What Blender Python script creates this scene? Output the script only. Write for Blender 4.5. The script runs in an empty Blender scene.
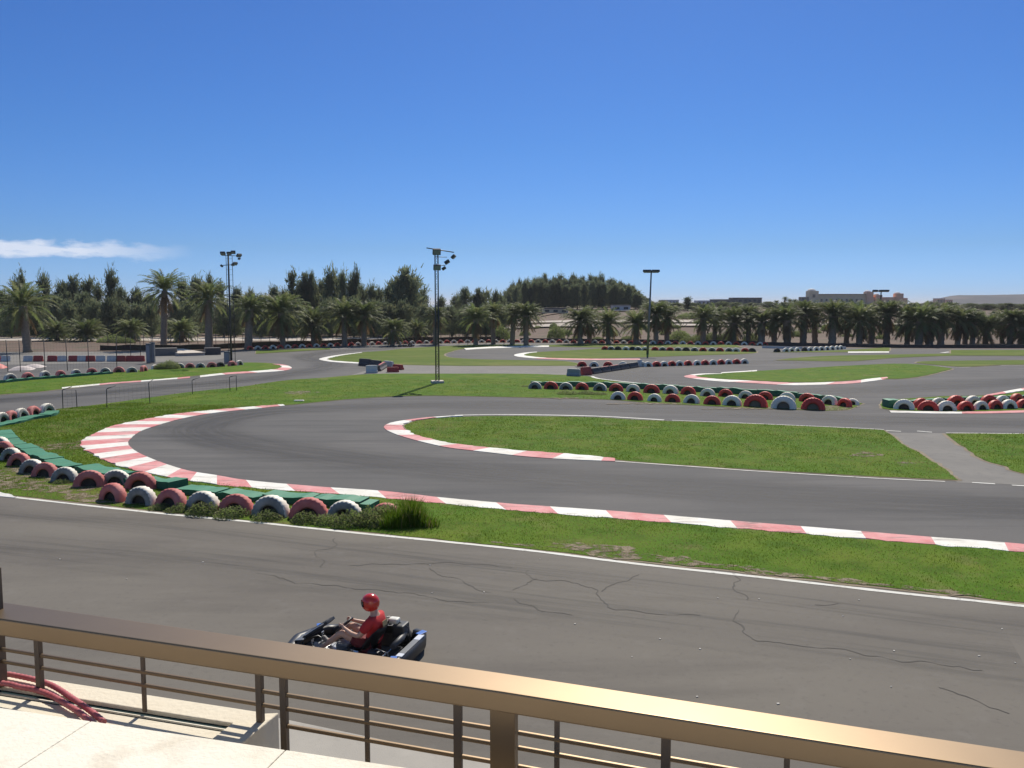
import bpy, bmesh, math, random
import numpy as np
from mathutils import Vector, Matrix
from mathutils.geometry import tessellate_polygon
from mathutils import noise as mnoise

random.seed(7); RNG = np.random.default_rng(7)
S = bpy.context.scene
R = math.radians
# ------------------------------------------------------------------ camera
W, H, F, CX, CY = 1024, 768, 850.0, 512.0, 384.0
CAMZ = 5.5; HORIZON = 304.0
PITCH = math.atan((CY - HORIZON) / F)
cam_d = bpy.data.cameras.new('camera'); cam = bpy.data.objects.new('camera', cam_d)
S.collection.objects.link(cam); S.camera = cam
cam.location = (0, 0, CAMZ); cam.rotation_euler = (math.pi / 2 - PITCH, 0, 0)
cam_d.sensor_width = 36; cam_d.lens = F / W * 36
cam_d.clip_start = 0.05; cam_d.clip_end = 90000
S.render.resolution_x = W; S.render.resolution_y = H
# ------------------------------------------------------------------ light
SUN_AZ, SUN_EL = R(11), R(46.5)
world = bpy.data.worlds.new('World'); S.world = world; world.use_nodes = True
wn, wl = world.node_tree.nodes, world.node_tree.links
for n in list(wn): wn.remove(n)
def N(nodes, t, **kw):
    n = nodes.new(t)
    for k, v in kw.items(): setattr(n, k, v)
    return n
out = N(wn, 'ShaderNodeOutputWorld'); bg = N(wn, 'ShaderNodeBackground'); bg.inputs[1].default_value = 0.105
sky = N(wn, 'ShaderNodeTexSky', sky_type='NISHITA', sun_disc=False)
sky.sun_elevation = SUN_EL; sky.sun_rotation = SUN_AZ; sky.altitude = 0; sky.air_density = 1.0; sky.dust_density = 0.35; sky.ozone_density = 3.2
hs = N(wn, 'ShaderNodeHueSaturation'); hs.inputs['Saturation'].default_value = 1.12; hs.inputs['Value'].default_value = 1.0
wl.new(sky.outputs[0], hs.inputs['Color'])
# clear, dry subtropical air: take the yellow out of the lowest degrees and deepen the blue in view
tcs = N(wn, 'ShaderNodeTexCoord'); sps = N(wn, 'ShaderNodeSeparateXYZ'); wl.new(tcs.outputs['Generated'], sps.inputs[0])
rmp = N(wn, 'ShaderNodeValToRGB'); wl.new(sps.outputs[2], rmp.inputs[0])
stops = [(0.0, (.31, .58, 1.36)), (.016, (.28, .53, 1.18)), (.063, (.255, .435, .80)), (.175, (.245, .435, .745)), (.34, (.255, .43, .73)), (.50, (.66, .68, .68)), (1.0, (1.1, 1.02, .88))]  # top stops, unseen overhead, are warmed and brightened to cut the blue fill light
cr_ = rmp.color_ramp
while len(cr_.elements) < len(stops): cr_.elements.new(.5)
for e_, (p_, c_) in zip(cr_.elements, stops): e_.position = p_; e_.color = (c_[0] / 2, c_[1] / 2, c_[2] / 2, 1)
tint = N(wn, 'ShaderNodeVectorMath', operation='MULTIPLY'); wl.new(hs.outputs[0], tint.inputs[0]); wl.new(rmp.outputs[0], tint.inputs[1])
tint2 = N(wn, 'ShaderNodeVectorMath', operation='SCALE'); tint2.inputs['Scale'].default_value = 2.0; wl.new(tint.outputs[0], tint2.inputs[0])
# a thin bank of cumulus low over the sea on the left
tc = N(wn, 'ShaderNodeTexCoord'); sp = N(wn, 'ShaderNodeSeparateXYZ'); wl.new(tc.outputs['Generated'], sp.inputs[0])
def M(op, a, b=None, c=None, cl=False):
    n = N(wn, 'ShaderNodeMath', operation=op, use_clamp=cl)
    for i, v in enumerate((a, b, c)):
        if v is None: continue
        if isinstance(v, (int, float)): n.inputs[i].default_value = v
        else: wl.new(v, n.inputs[i])
    return n.outputs[0]
az = M('ARCTAN2', sp.outputs[0], sp.outputs[1]); el = M('ARCSINE', sp.outputs[2])
cmb = N(wn, 'ShaderNodeCombineXYZ'); wl.new(M('MULTIPLY', az, 38.0), cmb.inputs[0]); wl.new(M('MULTIPLY', el, 120.0), cmb.inputs[1])
nz = N(wn, 'ShaderNodeTexNoise'); nz.inputs['Scale'].default_value = 0.8; nz.inputs['Detail'].default_value = 6; nz.inputs['Roughness'].default_value = .55
wl.new(cmb.outputs[0], nz.inputs['Vector'])
def band(v, c, hw):       # 1 at c, 0 at distance hw
    return M('SUBTRACT', 1.0, M('DIVIDE', M('ABSOLUTE', M('SUBTRACT', v, c)), hw), cl=True)
elb = M('MULTIPLY', band(el, 0.0560, 0.0165), 1.12)
azb = M('MULTIPLY', M('SUBTRACT', -0.355, az), 9.0, cl=True)
azb2 = M('MULTIPLY', M('ADD', az, 1.0), 5.0, cl=True)
dens = M('MULTIPLY', M('SUBTRACT', M('ADD', nz.outputs['Fac'], M('MULTIPLY', elb, .66)), 0.84), 4.0, cl=True)
dens = M('MULTIPLY', M('MULTIPLY', dens, azb), azb2)
dens = M('MULTIPLY', dens, 0.85)
mx = N(wn, 'ShaderNodeMixRGB'); wl.new(dens, mx.inputs[0]); wl.new(tint2.outputs[0], mx.inputs[1]); mx.inputs[2].default_value = (6.6, 7.1, 8.2, 1)
wl.new(mx.outputs[0], bg.inputs[0]); wl.new(bg.outputs[0], out.inputs[0])
sun_d = bpy.data.lights.new('sun', 'SUN'); sun = bpy.data.objects.new('sun', sun_d); S.collection.objects.link(sun)
sun_d.energy = 4.5; sun_d.angle = R(0.5); sun_d.color = (1.0, 0.93, 0.82)
sv = Vector((math.sin(SUN_AZ) * math.cos(SUN_EL), math.cos(SUN_AZ) * math.cos(SUN_EL), math.sin(SUN_EL)))
sun.rotation_euler = sv.to_track_quat('Z', 'Y').to_euler(); sun.location = (30, 60, 80)
S.view_settings.view_transform = 'Standard'; S.view_settings.look = 'None'; S.view_settings.gamma = 1; S.view_settings.use_curve_mapping = False
S.view_settings.exposure = 0.16
S.render.engine = 'CYCLES'
# ------------------------------------------------------------------ geometry helpers
FW = Vector((0, math.cos(PITCH), -math.sin(PITCH))); UP = Vector((0, math.sin(PITCH), math.cos(PITCH))); RT = Vector((1, 0, 0))
def ray(px, py): return FW + RT * ((px - CX) / F) + UP * ((CY - py) / F)
def U(px, py, z=0.0):                       # the ground point seen at a photo position
    d = ray(px, py); t = (z - CAMZ) / d.z
    return Vector((d.x * t, d.y * t, z))
def sstep(a, b, x):
    t = min(1, max(0, (x - a) / (b - a))); return t * t * (3 - 2 * t)
def terrain(x, y):
    a = x / max(y, 1.0)
    right = sstep(-0.04, 0.07, a)
    z = right * (sstep(121, 172, y) * 3.3 + sstep(172, 230, y) * 1.5)
    if y > 116: z += right * .35 * mnoise.noise(Vector((x * .05, y * .05, 0))) * sstep(116, 135, y)
    z -= (1 - right) * sstep(640, 760, y) * 6
    return z
def UT(px, py):                             # the same on the rising terrain beyond the track
    d = ray(px, py); s = 60.0; p = None
    while s < 4000:
        x, y, z = d.x * s, d.y * s, CAMZ + d.z * s
        if z <= terrain(x, y): return Vector((x, y, terrain(x, y)))
        s *= 1.004
    return Vector((d.x * 300, d.y * 300, terrain(d.x * 300, d.y * 300)))
def at_d(px, dist):                         # terrain point at a distance under an image column
    x = (px - CX) / F * dist; return Vector((x, dist, terrain(x, dist)))
def top_z(py, dist): return CAMZ + (HORIZON - py) / F * dist
COL = S.collection.objects
def obj(name, mesh, mats=None, parent=None, smooth=False):
    if isinstance(mesh, bmesh.types.BMesh):
        me = bpy.data.meshes.new(name); mesh.to_mesh(me); mesh.free(); mesh = me
    if mats is not None and not mesh.materials:
        for m in (mats if isinstance(mats, (list, tuple)) else [mats]): mesh.materials.append(m)
    if smooth:
        mesh.polygons.foreach_set('use_smooth', [True] * len(mesh.polygons))
    o = bpy.data.objects.new(name, mesh); COL.link(o)
    if parent: o.parent = parent
    return o
def tag(o, label=None, cat=None, group=None, kind=None):
    if label: o['label'] = label
    if cat: o['category'] = cat
    if group: o['group'] = group
    if kind: o['kind'] = kind
    return o
def empty(name, loc=(0, 0, 0), rz=0.0, label=None, cat=None, group=None):
    o = bpy.data.objects.new(name, None); COL.link(o); o.location = loc; o.rotation_euler = (0, 0, rz)
    o.empty_display_size = .2
    return tag(o, label, cat, group)
def copy_tree(o, parent=None):
    c = o.copy(); COL.link(c)
    if parent: c.parent = parent
    for ch in list(o.children): copy_tree(ch, c)
    return c
def data_mesh(name, verts, faces, matidx=None):
    me = bpy.data.meshes.new(name); me.from_pydata([tuple(v) for v in verts], [], faces); me.update()
    if matidx is not None: me.polygons.foreach_set('material_index', matidx)
    return me
def box(bm, cx, cy, cz, sx, sy, sz, mi=0, mat=None, bev=0.0):
    r = bmesh.ops.create_cube(bm, size=1.0); vs = r['verts']
    for v in vs: v.co = Vector((v.co.x * sx, v.co.y * sy, v.co.z * sz))
    if bev:
        es = list({e for v in vs for e in v.link_edges})
        rb = bmesh.ops.bevel(bm, geom=es, offset=bev, segments=2, affect='EDGES', profile=.5)
        vs = list({v for f in rb['faces'] for v in f.verts} | {v for v in vs if v.is_valid})
    m = Matrix.Translation((cx, cy, cz)) @ (mat if mat else Matrix())
    for v in vs: v.co = m @ v.co
    fs = {f for v in vs for f in v.link_faces}
    for f in fs: f.material_index = mi
    return vs
def tube(bm, pts, r, seg=8, mi=0, cap=True, radii=None):
    pts = [Vector(p) for p in pts]; rings = []
    prev = None
    for i, p in enumerate(pts):
        a = pts[max(0, i - 1)]; b = pts[min(len(pts) - 1, i + 1)]
        t = (b - a).normalized()
        if prev is None:
            n = t.orthogonal().normalized()
        else:
            n = (prev - t * prev.dot(t))
            n = n.normalized() if n.length > 1e-6 else t.orthogonal().normalized()
        prev = n; bn = t.cross(n)
        rr = radii[i] if radii else r
        rings.append([bm.verts.new(p + (n * math.cos(2 * math.pi * k / seg) + bn * math.sin(2 * math.pi * k / seg)) * rr) for k in range(seg)])
    for a, b in zip(rings, rings[1:]):
        for k in range(seg):
            f = bm.faces.new((a[k], a[(k + 1) % seg], b[(k + 1) % seg], b[k])); f.material_index = mi; f.smooth = True
    if cap:
        f = bm.faces.new(rings[0][::-1]); f.material_index = mi
        f = bm.faces.new(rings[-1]); f.material_index = mi
def cat(pts, sub=6, closed=False):          # Catmull-Rom through the points (repeat a point for a corner)
    P = [Vector((p[0], p[1])) for p in pts]; n = len(P); res = []
    rng = range(n) if closed else range(n - 1)
    for i in rng:
        if closed: p0, p1, p2, p3 = P[(i - 1) % n], P[i], P[(i + 1) % n], P[(i + 2) % n]
        else: p0, p1, p2, p3 = P[max(0, i - 1)], P[i], P[i + 1], P[min(n - 1, i + 2)]
        if (p1 - p2).length < 1e-6: continue
        # keep corners at repeated points
        if (p0 - p1).length < 1e-6: p0 = p1 * 2 - p2
        if (p3 - p2).length < 1e-6: p3 = p2 * 2 - p1
        for k in range(sub):
            t = k / sub
            res.append(0.5 * ((2 * p1) + (p2 - p0) * t + (2 * p0 - 5 * p1 + 4 * p2 - p3) * t * t + (3 * p1 - p0 - 3 * p2 + p3) * t ** 3))
    if not closed: res.append(P[-1])
    return res
def resample(pts, step, closed=False):
    P = list(pts) + ([pts[0]] if closed else []); out = [P[0].copy()]; acc = 0
    for a, b in zip(P, P[1:]):
        L = (b - a).length
        if L < 1e-9: continue
        s = step - acc
        while s <= L:
            out.append(a.lerp(b, s / L)); s += step
        acc = L - (s - step)
    if not closed: out.append(P[-1].copy())
    return out
def area2(P): return sum(P[i].x * P[(i + 1) % len(P)].y - P[(i + 1) % len(P)].x * P[i].y for i in range(len(P))) / 2
def world_poly(px, sub=5, rough=.05, grow=0.0, zfun=None):
    c = cat(px, sub, True)
    P = [U(p.x, p.y) for p in c]
    # densify to ~0.5 m (coarser far off) and roughen
    out = []
    for i in range(len(P)):
        a, b = P[i], P[(i + 1) % len(P)]
        d = max(8, min(a.y, b.y)); step = max(.3, d * .012); n = max(1, min(80, int((b - a).length / step)))
        for k in range(n): out.append(a.lerp(b, k / n))
    sgn = 1 if area2(out) > 0 else -1; n = len(out); res = []
    for i in range(n):
        t = out[(i + 1) % n] - out[i - 1]
        if t.length < 1e-9: continue
        nrm = Vector((t.y, -t.x, 0)).normalized() * sgn
        o = out[i]
        w = mnoise.noise(Vector((o.x * 1.1, o.y * 1.1, 3.3))) * rough + mnoise.noise(Vector((o.x * 3.7, o.y * 3.7, 1.3))) * rough * .8
        res.append(o + nrm * (grow + w))
    return res
def sheet(name, P, z, mat, kind='structure', label=None):
    P = [Vector((p.x, p.y, z)) for p in P]
    tris = tessellate_polygon([P])
    if area2(P) < 0: tris = [t[::-1] for t in tris]
    # orient upward
    fs = []
    for t in tris:
        a, b, c = P[t[0]], P[t[1]], P[t[2]]
        fs.append(tuple(t) if (b - a).cross(c - a).z > 0 else tuple(t[::-1]))
    o = obj(name, data_mesh(name, P, fs), mat)
    tag(o, label, None, None, kind); return o, P, fs
# ------------------------------------------------------------------ materials
MATS = {}
def mat(name, col, rough=.8, col2=None, scale=3.0, detail=6, bump=0.0, bscale=None, metal=0.0, coord='Object', contrast=1.0, spec=.5, rnd=0.0, stretch=None, coat=0.0):
    m = bpy.data.materials.new(name); m.use_nodes = True
    nt = m.node_tree; n, l = nt.nodes, nt.links
    b = n['Principled BSDF']; b.inputs['Roughness'].default_value = rough; b.inputs['Metallic'].default_value = metal
    b.inputs['Specular IOR Level'].default_value = spec; b.inputs['Coat Weight'].default_value = coat
    b.inputs['Base Color'].default_value = (*col, 1)
    src = None
    if col2 is not None or bump:
        tc = n.new('ShaderNodeTexCoord'); vec = tc.outputs[coord]
        if coord == 'World': pass
        if stretch:
            mp = n.new('ShaderNodeMapping'); mp.inputs['Scale'].default_value = stretch[:3]
            if len(stretch) > 3: mp.inputs['Rotation'].default_value = (0, 0, stretch[3])
            l.new(vec, mp.inputs[0]); vec = mp.outputs[0]
    if col2 is not None:
        nz = n.new('ShaderNodeTexNoise'); nz.inputs['Scale'].default_value = scale; nz.inputs['Detail'].default_value = detail; nz.inputs['Roughness'].default_value = .62
        l.new(vec, nz.inputs['Vector'])
        rp = n.new('ShaderNodeMapRange'); rp.inputs[1].default_value = .5 - .22 / contrast; rp.inputs[2].default_value = .5 + .22 / contrast
        l.new(nz.outputs['Fac'], rp.inputs[0])
        mxx = n.new('ShaderNodeMixRGB'); mxx.inputs[1].default_value = (*col, 1); mxx.inputs[2].default_value = (*col2, 1)
        l.new(rp.outputs[0], mxx.inputs[0]); src = mxx.outputs[0]
    if rnd:
        oi = n.new('ShaderNodeObjectInfo'); hh = n.new('ShaderNodeHueSaturation')
        mr = n.new('ShaderNodeMapRange'); mr.inputs[3].default_value = 1 - rnd; mr.inputs[4].default_value = 1 + rnd
        l.new(oi.outputs['Random'], mr.inputs[0]); l.new(mr.outputs[0], hh.inputs['Value'])
        if src: l.new(src, hh.inputs['Color'])
        else: hh.inputs['Color'].default_value = (*col, 1)
        src = hh.outputs[0]
    if src: l.new(src, b.inputs['Base Color'])
    if bump:
        n2 = n.new('ShaderNodeTexNoise'); n2.inputs['Scale'].default_value = bscale or scale * 6; n2.inputs['Detail'].default_value = 4
        l.new(vec, n2.inputs['Vector'])
        bp = n.new('ShaderNodeBump'); bp.inputs['Strength'].default_value = bump; bp.inputs['Distance'].default_value = .02
        l.new(n2.outputs['Fac'], bp.inputs['Height']); l.new(bp.outputs[0], b.inputs['Normal'])
    MATS[name] = m; return m
def foliage(m, amt=.4):
    nt = m.node_tree; n, l = nt.nodes, nt.links; b = n['Principled BSDF']; o = n['Material Output']
    tr = n.new('ShaderNodeBsdfTranslucent'); mxs = n.new('ShaderNodeMixShader'); mxs.inputs[0].default_value = amt
    if b.inputs['Base Color'].is_linked: l.new(b.inputs['Base Color'].links[0].from_socket, tr.inputs[0])
    else: tr.inputs[0].default_value = b.inputs['Base Color'].default_value
    l.new(b.outputs[0], mxs.inputs[1]); l.new(tr.outputs[0], mxs.inputs[2]); l.new(mxs.outputs[0], o.inputs[0]); return m
def layered(name, layers, base, rough=.9, bump=.3, bscale=60, spec=.3):
    """base colour with several noise-masked layers: (colour, scale, lo, hi, strength, stretch, rotation)"""
    m = bpy.data.materials.new(name); m.use_nodes = True; n, l = m.node_tree.nodes, m.node_tree.links
    b = n['Principled BSDF']; b.inputs['Roughness'].default_value = rough; b.inputs['Specular IOR Level'].default_value = spec
    tc = n.new('ShaderNodeTexCoord'); cur = None
    for i, (c, sc, lo, hi, st, stretch, rot) in enumerate(layers):
        mp = n.new('ShaderNodeMapping'); mp.inputs['Scale'].default_value = stretch; mp.inputs['Rotation'].default_value = (0, 0, rot); mp.inputs['Location'].default_value = (i * 13.1, i * 7.7, 0)
        l.new(tc.outputs['Object'], mp.inputs[0])
        nz = n.new('ShaderNodeTexNoise'); nz.inputs['Scale'].default_value = sc; nz.inputs['Detail'].default_value = 5; nz.inputs['Roughness'].default_value = .6
        l.new(mp.outputs[0], nz.inputs['Vector'])
        mr = n.new('ShaderNodeMapRange'); mr.inputs[1].default_value = lo; mr.inputs[2].default_value = hi; mr.inputs[4].default_value = st
        l.new(nz.outputs['Fac'], mr.inputs[0])
        mx = n.new('ShaderNodeMixRGB'); l.new(mr.outputs[0], mx.inputs[0])
        if cur: l.new(cur, mx.inputs[1])
        else: mx.inputs[1].default_value = (*base, 1)
        mx.inputs[2].default_value = (*c, 1); cur = mx.outputs[0]
    l.new(cur, b.inputs['Base Color'])
    if bump:
        n2 = n.new('ShaderNodeTexNoise'); n2.inputs['Scale'].default_value = bscale; n2.inputs['Detail'].default_value = 3
        l.new(tc.outputs['Object'], n2.inputs['Vector'])
        bp = n.new('ShaderNodeBump'); bp.inputs['Strength'].default_value = bump; bp.inputs['Distance'].default_value = .01
        l.new(n2.outputs['Fac'], bp.inputs['Height']); l.new(bp.outputs[0], b.inputs['Normal'])
    return m
I1 = (1, 1, 1)
m_asphalt = layered('asphalt_circuit', [((.142, .134, .126), .12, .40, .62, .7, (1, 1, 1), 0), ((.066, .065, .066), .5, .48, .70, .75, (.22, 1.6, 1), R(5)), ((.06, .06, .062), 1.2, .52, .72, .6, (.10, 2.2, 1), R(8)), ((.19, .18, .165), 9, .55, .8, .35, I1, 0), ((.05, .05, .05), 45, .55, .75, .4, I1, 0)], (.101, .098, .095))
m_straight = layered('asphalt_straight', [((.172, .156, .130), .22, .40, .62, .8, (.6, 1, 1), R(-18)), ((.105, .094, .082), .55, .50, .72, .7, (.25, 1.3, 1), R(-16)), ((.20, .185, .165), 2.2, .56, .78, .35, I1, 0), ((.075, .07, .066), 9, .56, .76, .35, I1, 0), ((.22, .20, .18), 60, .58, .8, .4, I1, 0)], (.148, .133, .114))
m_service = layered('asphalt_service', [((.24, .225, .20), .5, .4, .65, .6, I1, 0), ((.12, .115, .11), 2.5, .52, .75, .5, I1, 0)], (.185, .175, .16))
m_earth = layered('earth', [((.17, .11, .08), .05, .42, .62, .8, I1, 0), ((.10, .08, .05), .25, .50, .66, .8, I1, 0), ((.20, .15, .11), 1.4, .55, .75, .4, I1, 0), ((.06, .07, .03), .35, .54, .66, .75, I1, 0)], (.12, .078, .056))
m_dirt = layered('dirt_edge', [((.30, .25, .17), .9, .42, .62, .7, I1, 0), ((.15, .12, .08), 4, .5, .7, .5, I1, 0)], (.22, .175, .12))
m_grass = layered('grass_turf', [((.13, .178, .018), .35, .42, .62, .8, I1, 0), ((.048, .105, .006), 1.1, .46, .66, .7, I1, 0), ((.21, .18, .075), .8, .57, .74, .6, I1, 0), ((.26, .19, .10), .22, .66, .74, .8, I1, 0), ((.06, .10, .015), 14, .5, .72, .4, I1, 0)], (.084, .162, .012), bump=.8, bscale=25, spec=.08)
m_grass_far = layered('grass_far', [((.16, .18, .045), .12, .42, .62, .8, (.3, 1, 1), 0), ((.07, .12, .02), .5, .46, .66, .6, I1, 0), ((.26, .20, .10), .3, .60, .74, .6, (.3, 1, 1), 0)], (.10, .145, .022), bump=.5, bscale=8, spec=.08)
m_blades = [mat('grass_blade_green', (.088, .168, .010), .75, spec=.04), mat('grass_blade_light', (.145, .205, .022), .75, spec=.04), mat('grass_blade_dry', (.33, .27, .12), .8, spec=.05)]
for _m in m_blades: foliage(_m, .45)
m_kr = layered('kerb_red_paint', [((.74, .38, .37), .8, .38, .62, .8, I1, 0), ((.17, .12, .11), 1.6, .53, .68, .7, (.5, 1.8, 1), .5), ((.64, .46, .40), 6, .52, .7, .5, I1, 0)], (.62, .20, .20), rough=.75)
m_kw = layered('kerb_white_paint', [((.66, .62, .52), .8, .42, .62, .6, I1, 0), ((.30, .26, .23), 1.7, .54, .68, .65, (.5, 1.8, 1), .5), ((.45, .40, .33), 7, .58, .74, .5, I1, 0)], (.82, .80, .74), rough=.75)
m_line = layered('line_paint', [((.30, .28, .25), 5, .55, .68, .8, I1, 0), ((.62, .60, .52), .9, .4, .6, .5, I1, 0)], (.70, .69, .64), rough=.8)
m_sea = mat('sea_water', (.012, .045, .09), .35, (.02, .07, .12), .002, coord='Object')
m_hill = layered('hill_rock', [((.040, .026, .034), .010, .42, .6, .8, (1, .3, 1), 0), ((.006, .006, .012), .02, .44, .58, .9, I1, 0), ((.085, .058, .055), .012, .52, .62, .8, I1, 0)], (.018, .015, .022))
# ------------------------------------------------------------------ terrain, sea, hills
ys = np.concatenate([[-60, -20, 0, 40, 80, 105], np.arange(112, 240, 2.5), np.arange(245, 420, 12), np.arange(440, 900, 40), [1000, 1300, 1800, 2600]])
us = np.concatenate([np.linspace(-3, -.8, 12), np.linspace(-.78, .78, 120), np.linspace(.8, 3, 12)])
vv, ff = [], []
for y in ys:
    for u in us:
        w = max(y, 60); x = u * w; vv.append((x, y, terrain(x, y) if y > 100 else 0.0))
nu = len(us)
for j in range(len(ys) - 1):
    for i in range(nu - 1):
        a = j * nu + i; ff.append((a, a + 1, a + nu + 1, a + nu))
tag(obj('ground', data_mesh('ground', vv, ff), m_earth, smooth=True), kind='structure')
tag(obj('sea', data_mesh('sea', [(-20000, 500, -2.2), (20000, 500, -2.2), (20000, 24000, -2.2), (-20000, 24000, -2.2)], [(0, 1, 2, 3)]), m_sea), kind='structure')
vv, ff = [], []
NXH, NYH = 150, 26
for j in range(NYH):
    for i in range(NXH):
        y = 1350 + j * 40; x = (620 + i * 14) * (y / 1400)
        px = 512 + 850 * x / y
        prof = sstep(905, 958, px); f_ = sstep(0, 9, j)
        n1 = mnoise.noise(Vector((x * .008, y * .004, 0))); n2 = mnoise.noise(Vector((x * .016, y * .004, 5)))
        z = 3 + prof * f_ * (20.5 + 1.6 * n1 + .8 * n2) + (1 - abs(2 * f_ - 1)) * prof * (16 * abs(n2) - 6 + 7 * n1) + sstep(930, 1010, px) * f_ * .6
        vv.append((x, y, z))
for j in range(NYH - 1):
    for i in range(NXH - 1):
        a = j * NXH + i; ff.append((a, a + 1, a + NXH + 1, a + NXH))
tag(obj('hills', data_mesh('hills', vv, ff), m_hill, smooth=True), kind='structure')
# ------------------------------------------------------------------ circuit surfaces
asp = [U(-900, 351), U(-300, 351.5), U(0, 352), U(200, 351.5), U(236, 351), U(256, 350), U(320, 347), U(370, 345.2), U(420, 344), U(512, 343), U(640, 344.5), U(765, 346), U(890, 348.5), U(1024, 349), U(1900, 350),
       Vector((60, 20, 0)), Vector((60, 3, 0)), Vector((-60, 3, 0)), Vector((-90, 25, 0))]
sheet('circuit_track', asp, .010, m_asphalt)
# rubber laid down along the racing line (a real deposit with ragged edges)
def rubber_mat(name, amt, lo, hi):
    m = bpy.data.materials.new(name); m.use_nodes = True; n, l = m.node_tree.nodes, m.node_tree.links; b = n['Principled BSDF']
    b.inputs['Base Color'].default_value = (.045, .044, .045, 1); b.inputs['Roughness'].default_value = .7; b.inputs['Specular IOR Level'].default_value = .35
    uv = n.new('ShaderNodeUVMap'); sx = n.new('ShaderNodeSeparateXYZ'); l.new(uv.outputs[0], sx.inputs[0])
    mp = n.new('ShaderNodeMapping'); mp.inputs['Scale'].default_value = (.16, 9, 1); l.new(uv.outputs[0], mp.inputs[0])
    nz = n.new('ShaderNodeTexNoise'); nz.inputs['Scale'].default_value = 1.0; nz.inputs['Detail'].default_value = 5; nz.inputs['Roughness'].default_value = .65; l.new(mp.outputs[0], nz.inputs['Vector'])
    a = n.new('ShaderNodeMath'); a.operation = 'SUBTRACT'; l.new(sx.outputs[1], a.inputs[0]); a.inputs[1].default_value = .5
    a2 = n.new('ShaderNodeMath'); a2.operation = 'ABSOLUTE'; l.new(a.outputs[0], a2.inputs[0])
    a3 = n.new('ShaderNodeMapRange'); a3.interpolation_type = 'SMOOTHSTEP'; a3.inputs[1].default_value = .5; a3.inputs[2].default_value = .05; l.new(a2.outputs[0], a3.inputs[0])
    mr = n.new('ShaderNodeMapRange'); mr.inputs[1].default_value = lo; mr.inputs[2].default_value = hi; mr.inputs[3].default_value = .25; l.new(nz.outputs['Fac'], mr.inputs[0])
    m1 = n.new('ShaderNodeMath'); m1.operation = 'MULTIPLY'; l.new(a3.outputs[0], m1.inputs[0]); l.new(mr.outputs[0], m1.inputs[1])
    m2 = n.new('ShaderNodeMath'); m2.operation = 'MULTIPLY'; l.new(m1.outputs[0], m2.inputs[0]); m2.inputs[1].default_value = amt; l.new(m2.outputs[0], b.inputs['Alpha'])
    return m
def rubber(px, w, m, z):
    P = resample([U(p.x, p.y) for p in cat(px, 8)], .8); vs, fs, uvs = [], [], []; s_ = 0
    for i, p in enumerate(P):
        t = (P[min(i + 1, len(P) - 1)] - P[max(i - 1, 0)]).normalized(); nn = Vector((-t.y, t.x, 0)); s_ += .8
        vs += [(p + nn * w / 2)[:2] + (z,), (p - nn * w / 2)[:2] + (z,)]; uvs += [(s_, 1), (s_, 0)]
        if i: k = 2 * i; fs.append((k - 2, k - 1, k + 1, k))
    me = data_mesh('rubber_marks', vs, fs); ul = me.uv_layers.new(name='UVMap')
    for lp in me.loops: ul.data[lp.index].uv = uvs[lp.vertex_index]
    tag(obj('rubber_marks', me, m), kind='structure')
m_rb1 = rubber_mat('rubber_line', .62, .35, .65); m_rb2 = rubber_mat('rubber_streaks', .32, .48, .66)
rubber([(1300, 520), (1024, 508), (860, 500), (700, 489), (560, 479), (430, 467), (320, 455), (240, 444), (200, 433), (205, 424), (250, 414), (330, 408), (440, 405), (560, 406), (700, 411), (860, 419), (1024, 424), (1200, 427)], 4.6, m_rb1, .0125)
rubber([(1100, 377), (960, 385), (860, 391), (780, 393), (700, 389), (650, 382), (625, 375), (640, 368), (700, 364), (800, 362)], 6, m_rb1, .0126)
rubber([(-60, 405), (60, 396), (160, 388), (250, 380), (310, 371), (330, 364), (305, 357), (330, 352), (400, 348)], 4.5, m_rb1, .0127)
# near straight with its own, browner asphalt
line_px = [(-260, 478), (0, 496.5), (15, 498), (100, 507.5), (175, 515.5), (256, 523), (350, 533), (456, 543.5), (540, 552.5), (640, 565), (760, 578), (900, 594), (1024, 607), (1400, 649)]
lw = [U(p.x, p.y) for p in cat(line_px, 5)]
strt = [p + Vector((0, .45, 0)) for p in lw] + [Vector((45, 8.0, 0)), Vector((45, 3.2, 0)), Vector((-40, 3.2, 0)), Vector((-60, 20, 0))]
sheet('straight_track', strt, .014, m_straight)
rubber([(-300, 520), (0, 545), (300, 575), (600, 612), (1024, 665)], 3.2, m_rb2, .0162)
rubber([(-200, 495), (100, 522), (400, 556), (700, 590), (1100, 640)], 1.6, m_rb2, .0164)
sheet('service_road', world_poly([(888, 433), (888, 433), (902, 444), (920, 454.6), (949, 472), (957, 483), (957, 483), (1050, 486), (1050, 486), (1024, 474.5), (1006, 467), (985, 461), (964, 448), (945, 433.5), (945, 433.5)], rough=.03), .014, m_service)
sheet('service_road', world_poly([(345, 377), (345, 377), (384, 366), (403, 365), (459, 366), (512, 366), (574, 366), (574, 366), (587, 377.5), (587, 377.5), (512, 374), (421, 374), (384, 374), (360, 374.5)], rough=.03), .014, m_service)
sheet('service_road', world_poly([(-60, 352.5), (-60, 352.5), (60, 352), (230, 352), (230, 352), (215, 360), (120, 363), (120, 363), (-60, 366), (-60, 366)], rough=.05), .014, m_service)
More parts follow.
